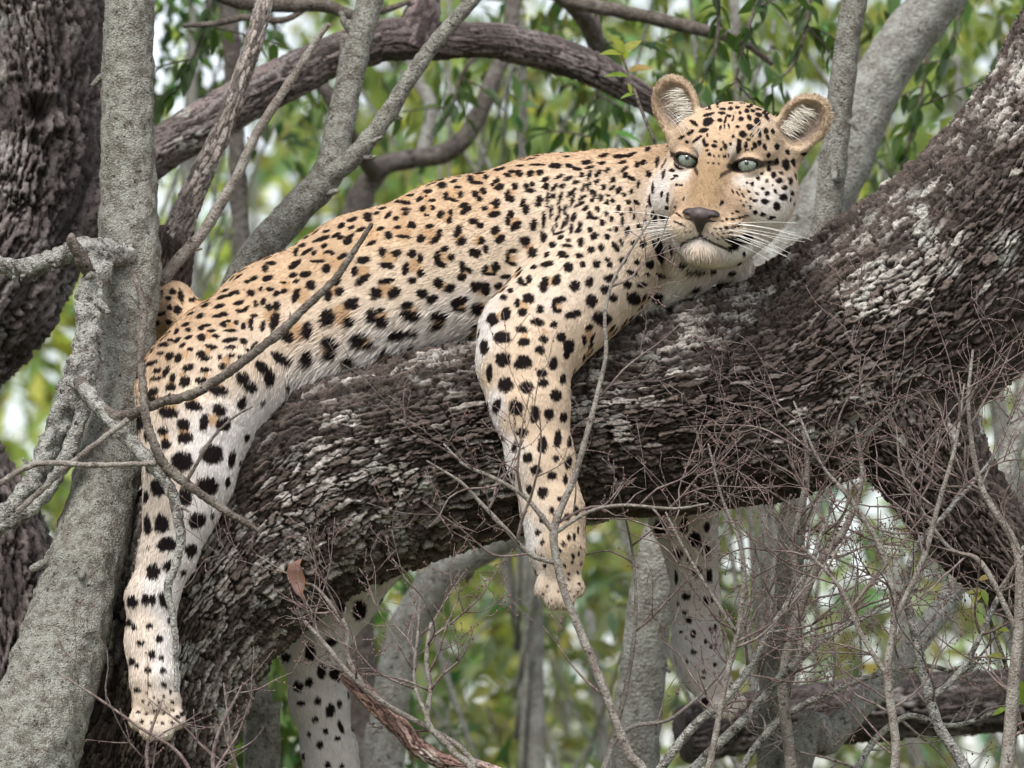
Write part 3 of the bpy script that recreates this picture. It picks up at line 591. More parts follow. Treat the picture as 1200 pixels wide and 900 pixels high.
# ---- fur: tapered hairs lying along the coat
def flow_len(p):
    W = np.zeros(len(p)); Fv = np.zeros((len(p), 3)); L = np.zeros(len(p))
    for pr in PR:
        if pr[2] != 'u': continue
        d = sdf_prim(pr, p[:, 0], p[:, 1], p[:, 2]); w_ = np.exp(-np.maximum(d + .012, 0) / (.006 if pr[5] < .0101 else .011)) + 1e-9
        W += w_; Fv += w_[:, None] * pr[4]; L += w_ * pr[5]
    return Fv / W[:, None], L / W
def scatter(n, wt):
    f = rng.choice(len(BQ), n, p=wt / wt.sum()); q = BQ[f]; a, b = rng.random(n)[:, None], rng.random(n)[:, None]
    p = (BV[q[:, 0]] * (1 - a) + BV[q[:, 1]] * a) * (1 - b) + (BV[q[:, 3]] * (1 - a) + BV[q[:, 2]] * a) * b
    nn = BN[q].mean(1); return p, nn / (np.linalg.norm(nn, axis=1)[:, None] + 1e-9)
fc = BV[BQ].mean(1); fn = FN / (np.linalg.norm(FN, axis=1)[:, None] + 1e-12)
fh = to_head(fc); ishead = (np.abs(fh[:, 0]) < 110) & (fh[:, 1] > -112) & (fh[:, 2] > -50) & (fh[:, 1] < 115)
wt = tri_area * np.where(fn[:, 1] < .25, 1.0, .28) * np.where(ishead, 2.6, 1.0)
def build_hair(p, n, fl, ln, w0, lift, jit, colf):
    m = len(p)
    d = fl + rng.normal(size=(m, 3)) * jit; d -= n * (d * n).sum(1)[:, None]; d /= np.linalg.norm(d, axis=1)[:, None] + 1e-9
    ln = (ln * rng.uniform(.65, 1.25, m))[:, None]
    lf = (lift * rng.uniform(.5, 1.5, m))[:, None]
    side = np.cross(n, d) + n * rng.normal(size=(m, 1)) * .45; side /= np.linalg.norm(side, axis=1)[:, None]
    mid = p + d * ln * .5 + n * ln * lf * .62; tip = p + d * ln + n * ln * lf * .75 + np.array((0, 0, -1.0)) * ln * .08
    w_ = (w0 * rng.uniform(.7, 1.3, m))[:, None]; r0 = p - n * .0015
    V = np.stack([r0 - side * w_, r0 + side * w_, mid + side * w_ * .8, mid - side * w_ * .8, tip], 1).reshape(-1, 3)
    b = np.arange(m)[:, None] * 5
    c = colf(p + d * ln * .35, n); c = c * rng.uniform(.86, 1.14, (m, 1))
    C = np.repeat(c[:, None], 5, 1); C[:, :2] *= .93; C[:, 4] *= 1.04
    return V, b + np.array([[0, 1, 2, 3]]), b + np.array([[3, 2, 4]]), C.reshape(-1, 3)
NH = 275000
hp, hn = scatter(NH, wt)
# no hair inside the eye openings or where the nose leather sits
hh = to_head(hp); keep = np.ones(NH, bool)
for s in (-1, 1):
    e = EYES[s]; keep &= ~((np.hypot((hh[:, 0] - e[0]) / 16, (hh[:, 1] - e[1] + 2) / 7.5) < 1) & (hh[:, 2] > 25))
keep &= ~((np.abs(hh[:, 0]) < 23 + (hh[:, 1] + 48) * .8) & (hh[:, 1] < -47) & (hh[:, 1] > -76) & (hh[:, 2] > 85))
hp, hn = hp[keep], hn[keep]
fl, ln = flow_len(hp); hh = to_head(hp)
onhead = (np.abs(hh[:, 0]) < 100) & (hh[:, 1] > -84) & (hh[:, 2] > -40) & (hh[:, 1] < 110)
w0 = np.where(onhead, .00045, .00060); lift = np.where(onhead, .20, .16 + .30 * (ln > .016)); ln = np.where(ln < .0145, ln * .82, ln)
inear = (hh[:, 1] > 42) & (np.abs(hh[:, 0]) > 58) & (np.abs(hh[:, 0]) < 115) & (hh[:, 1] < 125) & (hh[:, 2] > -60); lift = np.where(inear, .45, lift); fl = fl + np.where(inear, .35, 0)[:, None] * rng.normal(size=fl.shape)
V, Q, Tt, C = build_hair(hp, hn, fl, ln, w0, lift, .15, coat_color)
# long pale tufts inside the ears
eV, eQ, eT, eC, base = [V], [Q], [Tt], [C], len(V)
for s in (-1, 1):
    ec, up, fw, rt = EAR[s]; m = 260
    a = rng.normal(0, 9, m) - s * 10 * 0 + (-s) * -8 * 0; b = rng.uniform(-26, 14, m)
    st = ec + rt * (-s * rng.uniform(8, 23, m))[:, None] + up * b[:, None] + fw * rng.uniform(-3, 3, m)[:, None]
    dr = rt * (s * rng.uniform(.5, 1.1, m) * np.where((st - ec) @ rt * s < 0, 1, -1))[:, None] + fw * .35 + up * rng.uniform(.1, .5, m)[:, None]
    p = HEAD_O + st * HS @ HR; dw = dr @ HR; n_ = np.repeat((fw @ HR)[None], m, 0)
    v, q, t, c = build_hair(p, n_, dw, rng.uniform(.016, .034, m), np.full(m, .0005), np.full(m, .25), .12, lambda a_, b_: np.tile(np.array((.62, .57, .50)), (len(a_), 1)))
    eV.append(v); eQ.append(q + base); eT.append(t + base); eC.append(c); base += len(v)
fur = mk('fur', np.vstack(eV), [np.vstack(eQ), np.vstack(eT)], MAT_FUR, root, np.vstack(eC)); fur['kind'] = 'stuff'
print('fur', round(time.time() - T0, 1))

# ---- eyes
def uv_sphere(nu, nv):
    v = [(0, 0, 1)]
    for i in range(1, nv):
        t = math.pi * i / nv
        v += [(math.sin(t) * math.cos(2 * math.pi * j / nu), math.sin(t) * math.sin(2 * math.pi * j / nu), math.cos(t)) for j in range(nu)]
    v.append((0, 0, -1)); v = np.array(v); q = grid_faces(nv - 1, nu, base=1); j = np.arange(nu); j2 = (j + 1) % nu; l = 1 + (nv - 2) * nu
    return v, [q, np.vstack([np.stack([np.zeros(nu, int), 1 + j, 1 + j2], 1), np.stack([l + j2, l + j, np.full(nu, len(v) - 1)], 1)])]
sv, sf = uv_sphere(48, 48)
for s in (-1, 1):
    g = np.array((.10, .06, 1.0)) @ HR; g = .55 * g / np.linalg.norm(g) + .45 * (CAM - HEAD_O) / np.linalg.norm(CAM - HEAD_O) * np.array((1, 1, 1)); g += np.array((-.03, 0, .10)); g /= np.linalg.norm(g)
    a = np.cross(g, UP); a /= np.linalg.norm(a); b = np.cross(g, a)
    R_ = np.stack([a, b, g])
    ang = np.degrees(np.arccos(np.clip(sv[:, 2], -1, 1))); az = np.arctan2(sv[:, 1], sv[:, 0])
    ir = np.array((.20, .235, .195)); streak = .85 + .25 * np.sin(az * 23 + np.sin(az * 7) * 2)[:, None] * sstep(14, 30, ang)[:, None]
    c = lerp(ir * 1.15, np.array((.13, .17, .145)), sstep(26, 44, ang)) * streak
    c = lerp(np.array((.006, .006, .006)), c, sstep(10, 12.5, ang)); c = lerp(c, np.array((.02, .016, .014)), sstep(44, 49, ang))
    ev = sv.copy(); ev[:, 2] += .10 * np.exp(-(ang / 30) ** 2)
    mk('eye', H(*EYES[s]) + ev @ R_ * 14.4 * HS, sf, MAT_EYE, root, c)
# ---- nose leather
PRS = PR; PR = []
hell((0, -55, 99), (20, 7, 8), 5, 0); hell((0, -53.5, 97), (16, 6, 9), 5, 0); hcone((0, -57, 101), (0, -72, 98), 10, 4, 6)
for s in (-1, 1):
    hell((s * 15, -56, 97), (8, 6.5, 8), 5, 0); hell((s * 16, -59, 104), (5.5, 3.0, 5), 2, op='s'); hcone((s * 18, -59, 102), (s * 25, -54, 92), 2.6, 2.2, 2, op='s')
hcone((0, -58, 112), (0, -72, 104), 1.2, 1.2, 2, op='s')
c0 = H(0, -58, 96); r_ = 40 * HS; gg = [np.arange(c0[i] - r_, c0[i] + r_, .0011) for i in range(3)]
nv, nq = surface_nets(PR, *gg); nv = relax(nv, nq, 2); PR = PRS
hq = to_head(nv); c = lerp(np.array((.022, .017, .018)), np.array((.060, .042, .042)), sstep(-70, -56, hq[:, 1]) * sstep(20, 6, np.abs(hq[:, 0])))
mk('nose', nv, nq, MAT_NOSE, root, c)
# ---- whiskers
WV = []
for s in (-1, 1):
    for row in range(4):
        for k in range(4):
            r0 = np.array((s * (24 + k * 6.0), -64 - row * 5.0 + k * 1.2, 92 - k * 5.5)); L_ = rng.uniform(60, 105) * (1 - .10 * row) * (1.0 if s > 0 else .8)
            d = np.array((s * 1.0, .06 - .11 * row + rng.normal() * .09, .05 + rng.normal() * .15)); d /= np.linalg.norm(d)
            dr = np.array((s * .1, -.20 + rng.normal() * .10, -.25))
            pts = [np.append(H(*(r0 + d * L_ * t + dr * L_ * t * t * .55)), (.00034 * (1 - t) + .00012)) for t in (0, .25, .5, .75, 1)]
            WV.append(tube(pts, 4, .012, cap=False))
    for k in range(5):
        r0 = np.array((s * (30 + 3 * k), 36 + rng.normal() * 3, 50)); d = np.array((s * .35, 1, .35)); L_ = rng.uniform(25, 45)
        pts = [np.append(H(*(r0 + d * L_ * t + np.array((s * .3, -.2, 0)) * L_ * t * t)), .0004 * (1 - t) + .00015) for t in (0, .35, .7, 1)]
        WV.append(tube(pts, 4, .012, cap=False))
wv, wf = merge(WV)
wk = mk('whiskers', wv, wf, MAT_FUR, root, np.tile((.8, .79, .76), (len(wv), 1))); wk['kind'] = 'stuff'
print('leopard done', round(time.time() - T0, 1))

# ================================================================== bark with plates
def bark_tube(path, mat, plate=(.030, .013), depth=.009, step=.0032, seed=1, pale=.25, tint=(.115, .088, .078), palec=(.33, .29, .27), lump=.06, vis=None, resA=.0028, knots=()):
    S_ = catmull(path, step); C = S_[:, :3]; R = S_[:, 3]; T, N, B = frames(C)
    s = np.concatenate([[0], np.cumsum(np.linalg.norm(np.diff(C, axis=0), axis=1))])
    ns = int(2 * np.pi * np.mean(R) / resA); nc = max(8, int(round(2 * np.pi * np.mean(R) / plate[1])))
    mi = len(C) // 2; th0 = math.atan2(-B[mi, 1], -N[mi, 1]); ph = np.linspace(-np.pi, np.pi, ns, endpoint=False); th = th0 + ph - .5 * np.sin(ph)      # denser on the near side
    D = np.cos(th)[None, :, None] * N[:, None] + np.sin(th)[None, :, None] * B[:, None]
    q = (C[:, None] + D * R[:, None, None]).reshape(-1, 3)
    U = (np.tile(th, len(C)) / (2 * np.pi) * nc); Vv = np.repeat(s, ns) / plate[0]
    w1 = fbm(q * 9, 3, seed); w2 = fbm(q * 9 + 50, 3, seed + 9)
    U = U + 1.3 * w1; Vv = Vv + .8 * w2
    sc1 = .30 * fbm(q * 95, 3, seed + 3); U2 = U + sc1; V2 = Vv + .35 * fbm(q * 95 + 31, 3, seed + 4)
    iu, iv = np.floor(U2).astype(np.int64), np.floor(V2).astype(np.int64)
    f1 = np.full(len(U), 9.0, np.float32); f2 = f1.copy(); idd = np.zeros(len(U), np.float32); id2 = idd.copy(); tu = idd.copy(); tv = idd.copy()
    for a in (-1, 0, 1):
        for b in (-1, 0, 1):
            cu, cv = iu + a, iv + b; cw = np.mod(cu, nc); z0 = np.zeros_like(cu)
            jx = cu + .5 + .85 * (_hash(cw, cv, z0, seed) - .5); jy = cv + .5 + .85 * (_hash(cw, cv, z0 + 1, seed) - .5)
            dx, dy = (U2 - jx).astype(np.float32), (V2 - jy).astype(np.float32); d = np.sqrt(dx * dx + dy * dy); h = _hash(cw, cv, z0 + 2, seed)
            nw = d < f1; f2 = np.where(nw, f1, np.minimum(f2, d)); idd = np.where(nw, h, idd); tu = np.where(nw, dx, tu); tv = np.where(nw, dy, tv); f1 = np.where(nw, d, f1)
    edge = f2 - f1
    rid = np.mod(idd * 7.13, 1); rid2 = np.mod(idd * 31.7, 1)
    crack = sstep(.04, .17, edge)
    big = fbm(q * 5, 3, seed + 20)
    furrow = np.abs(fbm(np.stack([U * .30, Vv * .22, q[:, 1] * 0], 1), 2, seed + 31))          # broad long furrows
    furrow = sstep(.02, .22, furrow)
    hgt = depth * (crack * (.45 + .75 * rid) * (.45 + .55 * furrow) + .35 * (rid - .5) * tu * 1.2 + .45 * tv * (rid2 - .3) * crack) + depth * .30 * fbm(q * 190, 3, seed + 5)
    rad = np.repeat(R, ns) * (1 + lump * fbm(q * 4.2, 2, seed + 40) + .45 * lump * big) + hgt - depth * .6
    for kp, kr, kd in knots:
        dd = np.linalg.norm(q - kp, axis=1) / kr
        rad = rad + kd * (np.exp(-((dd - 1.15) / .38) ** 2) * .8 - 2.6 * np.exp(-(dd / .62) ** 2))
    V = np.repeat(C, ns, 0) + D.reshape(-1, 3) * rad[:, None]
    patch = sstep(-.25, .55, fbm(q * 6.5 + 9, 3, seed + 60))
    pl = sstep(1 - pale * 1.25, 1 - pale * .5, rid2 * .72 + .38 * patch) * sstep(.10, .30, edge)
    base = lerp(np.array(tint) * .45, np.array(tint) * 2.3, rid * .75 + .25 * patch)
    base = lerp(np.array(tint) * np.array((.30, .26, .25)), base, sstep(.03, .22, edge))             # inner bark between the plates is darker brown
    c = lerp(base, np.array(palec), pl * (.55 + .45 * sstep(-.3, .5, fbm(q * 120, 2, seed + 70))))
    li = sstep(.42, .7, fbm(q * 22, 3, seed + 80)) * sstep(.1, .3, edge) * patch
    c = lerp(c, np.array((.42, .43, .39)), li * pale * 1.8 * (li > 0))
    Q = grid_faces(len(C), ns); n0 = len(V); j = np.arange(ns); j2 = (j + 1) % ns; l = (len(C) - 1) * ns
    V = np.vstack([V, C[0], C[-1]]); c = np.vstack([c, c[:1], c[-1:]])
    return V, [Q, np.vstack([np.stack([j2, j, np.full(ns, n0)], 1), np.stack([l + j, l + j2, np.full(ns, n0 + 1)], 1)])], c
def ground_path(rows, gx, gy, r, mid=None):
    """a stem given from its foot: ground point first, then photo rows"""
    p = pxpath(rows); g = np.array([[gx, gy, -.05, r]])
    m = [] if mid is None else mid
    return np.vstack([g] + [np.array([q]) for q in m] + [p])

# ---- the leopard's tree
t = empty('leaning_tree', (P(150, 950, .1)[0] - .12, .10, 0)); tag(t, 'leaning dark tree with cracked plated bark that carries the leopard', 'tree')
main = pxpath([(135, 990, .10, 108), (165, 870, .10, 103), (205, 750, .09, 108), (262, 655, .08, 122), (345, 580, .08, 132), (440, 540, .08, 130), (560, 508, .08, 126), (690, 490, .08, 122),
               (800, 478, .08, 124), (905, 452, .08, 130), (1000, 405, .08, 134), (1085, 350, .08, 134), (1155, 285, .09, 130), (1218, 212, .10, 124), (1268, 130, .11, 116), (1305, 40, .12, 110), (1330, -60, .13, 104)])
V, F, c = bark_tube(main, MAT_BARK, (.036, .0088), .0115, .0034, 3, .34, (.048, .037, .032), (.37, .34, .315), .05, resA=.0027)
mk('trunk', V, F, MAT_BARK, t, c)
g = main[0]; foot = np.array([[g[0] - .16, .10, -.05, .30], [g[0] - .15, .10, .15, .23], [g[0] - .12, .10, .9, .175], [g[0] - .05, .10, 1.7, .158], main[0] - np.array((.0, 0, .02, .004)) * 0])
V, F, c = bark_tube(foot, MAT_BARK, (.04, .02), .011, .010, 5, .25, resA=.009)
mk('trunk_base', V, F, MAT_BARK, t, c)
up = np.vstack([main[-1], [1.12, .18, 4.25, .13], [1.2, .3, 4.9, .11], [1.15, .45, 5.7, .08], [1.3, .6, 6.6, .04]])
V, F, c = bark_tube(up, MAT_BARK, (.04, .02), .011, .010, 8, .25, resA=.010)
mk('limb', V, F, MAT_BARK, t, c)
low = pxpath([(1010, 430, .06, 78), (1070, 500, .05, 76), (1108, 565, .04, 66), (1150, 625, .03, 58), (1215, 680, .02, 55), (1310, 730, .02, 52), (1420, 770, .03, 48)])
V, F, c = bark_tube(low, MAT_BARK, (.034, .0095), .0105, .0036, 13, .26, (.050, .039, .034), (.34, .315, .295), .09)
mk('limb', V, F, MAT_BARK, t, c)
lo2 = np.vstack([low[-1], low[-1] + np.array((.25, .1, -.25, -.01)), low[-1] + np.array((.5, .2, -.9, -.02)), [low[-1][0] + .62, .3, -.05, .07]])
V, F, c = bark_tube(lo2, MAT_BARK, (.04, .02), .009, .012, 14, .2, resA=.011)
mk('limb', V, F, MAT_BARK, t, c)

# ---- dark trunk behind on the left with its big pale limb
T_DARK = t = empty('dark_trunk_tree', (P(20, 950, .62)[0] - .1, .62, 0)); tag(t, 'broad dark tree trunk with an old knot hole beside the lichen covered stem', 'tree')
dk = pxpath([(18, 980, .58, 78), (14, 850, .58, 76), (4, 740, .58, 74), (-18, 630, .6, 72), (-72, 530, .6, 70), (-82, 430, .6, 80), (-22, 315, .6, 100), (22, 215, .6, 92), (34, 110, .6, 84), (24, 0, .6, 92), (16, -90, .6, 98)])
V, F, c = bark_tube(dk, MAT_BARK, (.085, .017), .016, .0055, 21, .22, (.060, .050, .049), (.24, .215, .21), .06, resA=.0042, knots=((P(46, 132, .49), .034, .026),))
mk('trunk', V, F, MAT_BARK, t, c)
g = dk[0]; foot = np.array([[g[0] - .12, .62, -.05, .26], [g[0] - .08, .62, .4, .17], [g[0] - .03, .6, 1.4, .125], g])
V, F, c = bark_tube(foot, MAT_BARK, (.06, .022), .010, .012, 22, .12, (.075, .062, .062), resA=.011); mk('trunk_base', V, F, MAT_BARK, t, c)
topd = np.vstack([dk[-1], dk[-1] + np.array((-.05, .05, .8, -.02)), dk[-1] + np.array((.05, .1, 1.9, -.05)), dk[-1] + np.array((0, .15, 3., -.10))])
V, F, c = bark_tube(topd, MAT_BARK, (.06, .022), .010, .014, 23, .12, (.075, .062, .062), resA=.012); mk('limb', V, F, MAT_BARK, t, c)
lb = pxpath([(40, 285, .60, 58), (100, 238, .62, 40), (160, 192, .66, 30), (225, 152, .7, 27), (300, 110, .74, 25), (345, 88, .76, 25.5), (390, 66, .78, 23), (440, 50, .8, 24), (480, 46, .82, 24.5), (520, 48, .84, 22.5), (570, 47, .86, 22), (610, 54, .88, 23.5), (650, 64, .9, 22), (692, 80, .92, 20), (725, 98, .95, 17), (768, 122, .98, 13), (815, 160, 1.0, 8)])
V, F, c = bark_tube(lb, MAT_BARK, (.10, .010), .0045, .005, 25, .30, (.085, .069, .066), (.17, .15, .148), .08, resA=.004)
mk('limb', V, F, MAT_BARK, t, c)
V, F, c = bark_tube(pxpath([(482, 56, .82, 26), (494, 20, .82, 22), (500, -6, .83, 17), (520, -40, .84, 14), (560, -120, .9, 10)]), MAT_BARK, (.05, .012), .004, .006, 27, .2, (.12, .095, .095), resA=.005)
mk('branch', V, F, MAT_BARK, t, c)

# ---- generic stems
def stem(name, rows, mat, parent, seg=18, step=.018, rough=.06, seed=0, freq=26, world=False):
    V, F = tube(np.array(rows) if world else pxpath(rows), seg, step, rough, seed, freq); return mk(name, V, F, mat, parent)
def knobs(rows, mat, parent, n, seed):
    cand_ = [o for o in parent.children if o.type == 'MESH']; mid_ = pxpath(rows)[len(rows) // 2][:3] - np.array(parent.location)
    def near(o):
        co = np.zeros(len(o.data.vertices) * 3); o.data.vertices.foreach_get('co', co); return np.min(((co.reshape(-1, 3) - mid_) ** 2).sum(1))
    parent = min(cand_, key=near) if cand_ else parent
    """broken twig stubs on a stem"""
    r_ = np.random.default_rng(seed); S_ = catmull(pxpath(rows), .01); T, N, B = frames(S_[:, :3])
    for k in range(n):
        i = r_.integers(2, len(S_) - 2); a = r_.uniform(0, 6.28); d = N[i] * math.cos(a) + B[i] * math.sin(a) + T[i] * .6; d /= np.linalg.norm(d)
        R = S_[i, 3]; rr = min(.008, R * .3) * r_.uniform(.6, 1.1); L_ = rr * r_.uniform(2, 5); p = S_[i, :3]
        pts = [np.append(p + d * R * .6, rr * 1.3), np.append(p + d * (R + L_ * .4), rr), np.append(p + d * (R + L_) + T[i] * rr, rr * .6)]
        V, F = tube(pts, 7, .006, .15, k, 120); mk('twig_stub', V, F, mat, parent)
# lichen stem tree in front at the left
t = empty('lichen_stem_tree', (-.95, -.24, 0)); tag(t, 'slim grey tree crusted with lichen, its straight stem passing behind the rump', 'tree')
st = [(152, -70, .16, 30), (152, 0, .16, 29), (149, 120, .16, 31), (151, 230, .15, 33), (151, 320, .14, 37), (147, 400, .13, 36), (138, 490, .08, 36), (118, 590, .0, 40), (92, 690, -.08, 46), (62, 790, -.14, 54), (26, 900, -.20, 62), (-14, 1000, -.22, 66)]
V, F = tube(np.vstack([pxpath(st), [[-.93, -.24, 1.2, .11], [-.95, -.24, .3, .13], [-.95, -.24, -.05, .16]]]), 84, .007, .075, 3, 48); mk('trunk', V, F, MAT_LICHEN, t)
V, F = tube(np.vstack([pxpath([(152, -70, .16, 30)]), [[-.62, .2, 4.6, .035], [-.7, .3, 5.6, .02]]]), 24, .03, .05, 4); mk('branch', V, F, MAT_LICHEN, t)
knobs(st[:9], MAT_LICHEN, t, 7, 4)
br = [
 [(150, 300, .10, 15), (100, 292, .03, 13), (60, 305, 0, 12), (20, 313, 0, 10), (-60, 300, 0, 10)],
 [(118, 300, .03, 17), (106, 350, .0, 15), (102, 400, -.02, 15), (92, 440, -.03, 17), (72, 490, -.03, 15), (48, 545, -.04, 13), (18, 592, -.05, 12), (-40, 640, -.05, 12)],
 [(108, 420, -.02, 10), (100, 470, -.04, 9), (76, 540, -.06, 9), (44, 590, -.06, 8), (-10, 625, -.06, 7)],
 [(104, 318, .0, 9), (92, 298, -.02, 8), (84, 283, -.03, 6), (84, 274, -.03, 3)],
]
for k, b in enumerate(br):
    stem('branch', b, MAT_CRUST if k != 3 else MAT_DARKTWIG, t, 26, .005, .30, 31 + k, 95)
knobs(br[1], MAT_CRUST, t, 10, 5); knobs(br[0], MAT_CRUST, t, 6, 6)
for x, y in ((58, 306), (105, 352), (102, 388), (72, 490), (36, 566), (94, 434), (22, 313)):
    # tufts of leafy lichen
    parts = []
    for k in range(16):
        p = P(x + rng.normal() * 5, y + rng.normal() * 6, (-.012 if y > 330 else -.008) + rng.normal() * .004); d = rng.normal(size=3); d /= np.linalg.norm(d)
        parts.append(tube([np.append(p, .0026), np.append(p + d * .006, .003), np.append(p + d * .011 + rng.normal(size=3) * .003, .0012)], 5, .004, .3, k, 200))
    v, f = merge(parts); o = mk('lichen_tuft', v, f, MAT_CRUST, t); o['kind'] = 'stuff'
tw = [
 ([(94, 448, -.06, 8), (108, 470, -.16, 8), (130, 486, -.22, 7.5), (150, 487, -.24, 6.5), (190, 471, -.25, 6), (225, 462, -.26, 6), (262, 440, -.26, 5.5), (300, 412, -.26, 5.5), (332, 386, -.26, 5.5), (360, 358, -.26, 5), (388, 332, -.26, 4.3), (410, 302, -.26, 3.8), (436, 262, -.26, 2.5)], MAT_DARKTWIG),
 ([(98, 455, -.16, 9), (128, 490, -.22, 9), (165, 530, -.27, 8.5), (185, 552, -.28, 8), (203, 580, -.28, 7), (209, 610, -.28, 6.5), (212, 635, -.28, 5.5), (205, 665, -.28, 5), (196, 690, -.28, 4.5), (202, 720, -.28, 4), (206, 760, -.28, 3), (206, 810, -.28, 2)], MAT_CRUST),
 ([(156, 318, -.12, 3), (168, 360, -.18, 4), (165, 410, -.22, 4.5), (168, 460, -.26, 5), (174, 500, -.28, 5.5), (190, 540, -.29, 5.5), (212, 562, -.29, 5.5), (240, 582, -.29, 5), (270, 602, -.29, 4.5), (303, 622, -.29, 3)], MAT_DARKTWIG),
 ([(-20, 580, -.26, 4), (40, 545, -.27, 3.5), (110, 545, -.29, 3.3), (182, 543, -.29, 3)], MAT_TWIGPALE),
 ([(20, 600, -.24, 3.5), (70, 555, -.26, 3.5), (110, 522, -.27, 3.5), (150, 492, -.27, 3.5)], MAT_TWIGPALE),
 ([(212, 575, -.29, 2.6), (228, 548, -.3, 2.2), (248, 515, -.3, 1.8), (270, 492, -.3, 1.5), (296, 476, -.3, 1.2)], MAT_DARKTWIG),
 ([(165, 362, -.18, 2.2), (158, 350, -.19, 2), (150, 344, -.19, 1)], MAT_LICHEN),
]
for k, (rows, m) in enumerate(tw):
    stem('twig', rows, m, t, 10, .004, .24, 60 + k, 140)
knobs(tw[0][0], MAT_DARKTWIG, t, 5, 8); knobs(tw[1][0], MAT_TWIGPALE, t, 7, 9)

# broken stub tree behind the stem
t = empty('snag', (-.66, .36, 0)); tag(t, 'dead snag ending in a dark broken stub, a thin bare shoot beside it', 'dead tree')
sn = pxpath([(176, 900, .42, 24), (178, 700, .42, 24), (188, 500, .40, 24), (192, 400, .38, 26), (195, 320, .34, 29), (200, 290, .32, 27), (202, 268, .32, 24)])
V, F, c = bark_tube(np.vstack([[-.66, .36, -.05, .09], [-.64, .38, 1.2, .05], sn]), MAT_BARK, (.03, .011), .006, .006, 41, .1, (.06, .046, .042), resA=.004); mk('trunk', V, F, MAT_BARK, t, c)
V, F, c = bark_tube(pxpath([(198, 292, .31, 17), (214, 256, .30, 15), (236, 205, .30, 13.5), (262, 150, .30, 12), (282, 95, .31, 11), (300, 40, .32, 10.5), (309, 0, .33, 10), (318, -50, .35, 9), (330, -140, .4, 6)]), MAT_BARK, (.03, .008), .0035, .004, 43, .45, (.17, .145, .13), (.34, .31, .29), .10, resA=.0022); mk('branch', V, F, MAT_BARK, t, c)
sh = [(188, 332, .22, 8), (206, 308, .22, 7.5), (236, 275, .22, 7), (262, 232, .22, 6.5), (280, 202, .22, 6), (300, 158, .22, 5.5), (325, 118, .22, 5.5), (350, 80, .22, 5), (372, 45, .22, 4), (386, 28, .22, 3)]
stem('branch', sh, MAT_TWIGPALE, t, 14, .008, .14, 45, 90); knobs(sh, MAT_TWIGPALE, t, 7, 11)
# forked sapling
t = empty('forked_sapling', (P(310, 900, .6)[0], .6, 0)); tag(t, 'grey forked sapling rising behind the leopard\'s back', 'tree')
fk = [(308, 900, .6, 20), (300, 830, .6, 20), (262, 700, .6, 21), (248, 560, .58, 21), (255, 430, .54, 22), (285, 330, .5, 22), (318, 280, .48, 21), (352, 240, .46, 20), (384, 206, .45, 19), (394, 170, .45, 17.5), (402, 130, .46, 17), (412, 80, .47, 16.5), (424, 35, .48, 16), (436, -10, .49, 15.5), (450, -70, .5, 15), (470, -200, .6, 12)]
stem('trunk', list(np.vstack([[[P(310, 900, .6)[0], .6, -.05, .06], [P(310, 900, .6)[0], .6, 1.2, .034]], pxpath(fk)])), MAT_LICHEN, t, 40, .01, .09, 51, 40, True)
f2 = [(384, 208, .44, 13), (412, 186, .42, 11.5), (436, 158, .42, 10.5), (458, 128, .42, 10), (480, 92, .42, 9.5), (510, 50, .42, 9), (535, 22, .42, 8.5), (562, -10, .42, 8), (620, -80, .42, 6)]
stem('branch', f2, MAT_LICHEN, t, 24, .008, .12, 52, 60)
knobs(fk[5:14], MAT_LICHEN, t, 5, 13); knobs(f2, MAT_LICHEN, t, 7, 14)
# right-hand stems
def tall(name, label, rows, mat, gx, gy, gr, seed, seg=32, rough=.07):
    t = empty(name, (gx, gy, 0)); tag(t, label, 'tree')
    stem('trunk', list(np.vstack([pxpath(rows), [[gx, gy, 1.0, gr * .8], [gx, gy, -.05, gr * 1.3]]])), mat, t, seg, .012, rough, seed, 30, True); knobs(rows, mat, t, 6, seed); return t
g1 = tall('pale_stem_tree', 'pale slender stem right behind the leopard\'s tufted ear', [(1012, -120, .50, 13), (1002, -10, .50, 15), (992, 60, .50, 15), (982, 140, .50, 15.5), (972, 230, .50, 17), (962, 300, .50, 18), (948, 420, .52, 17), (932, 560, .54, 16), (926, 660, .55, 16), (916, 780, .55, 17), (905, 920, .55, 19)], MAT_LICHEN, P(900, 900, .55)[0], .55, .04, 61)
g2 = tall('leaning_grey_tree', 'thick grey stem leaning away behind the slender pale stem', [(1200, -160, .95, 26), (1112, -20, .95, 29), (1060, 50, .94, 31), (1022, 110, .92, 31), (990, 190, .9, 32), (950, 262, .88, 36), (905, 330, .86, 36), (845, 450, .84, 32), (798, 570, .82, 28), (766, 690, .8, 27), (752, 800, .8, 27), (745, 930, .8, 29)], MAT_GREY, P(735, 920, .8)[0], .8, .075, 62)
g3 = tall('slanting_grey_tree', 'slanting grey trunk crossing the fallen dark log', [(1200, 480, .75, 12), (1165, 590, .7, 12.5), (1118, 690, .65, 13), (1072, 755, .6, 14), (1020, 815, .55, 15), (968, 870, .5, 16), (925, 930, .48, 17)], MAT_GREY, P(700, 1200, .46)[0], .46, .03, 63)
stem('branch', [(1200, 480, .75, 12), (1240, 330, .85, 12), (1270, 150, .9, 18), (1290, -60, 1.0, 12)], MAT_GREY, g3, 24, .02, .07, 64)
tall('bent_grey_tree', 'bent blurred grey trunk glimpsed below the limb next to the far hind leg', [(720, 540, 1.35, 15), (640, 600, 1.3, 17), (580, 635, 1.3, 18), (525, 668, 1.3, 20), (490, 712, 1.3, 22), (468, 770, 1.3, 22), (455, 850, 1.3, 23), (450, 950, 1.3, 24)], MAT_GREY, P(450, 950, 1.3)[0], 1.3, .06, 65)
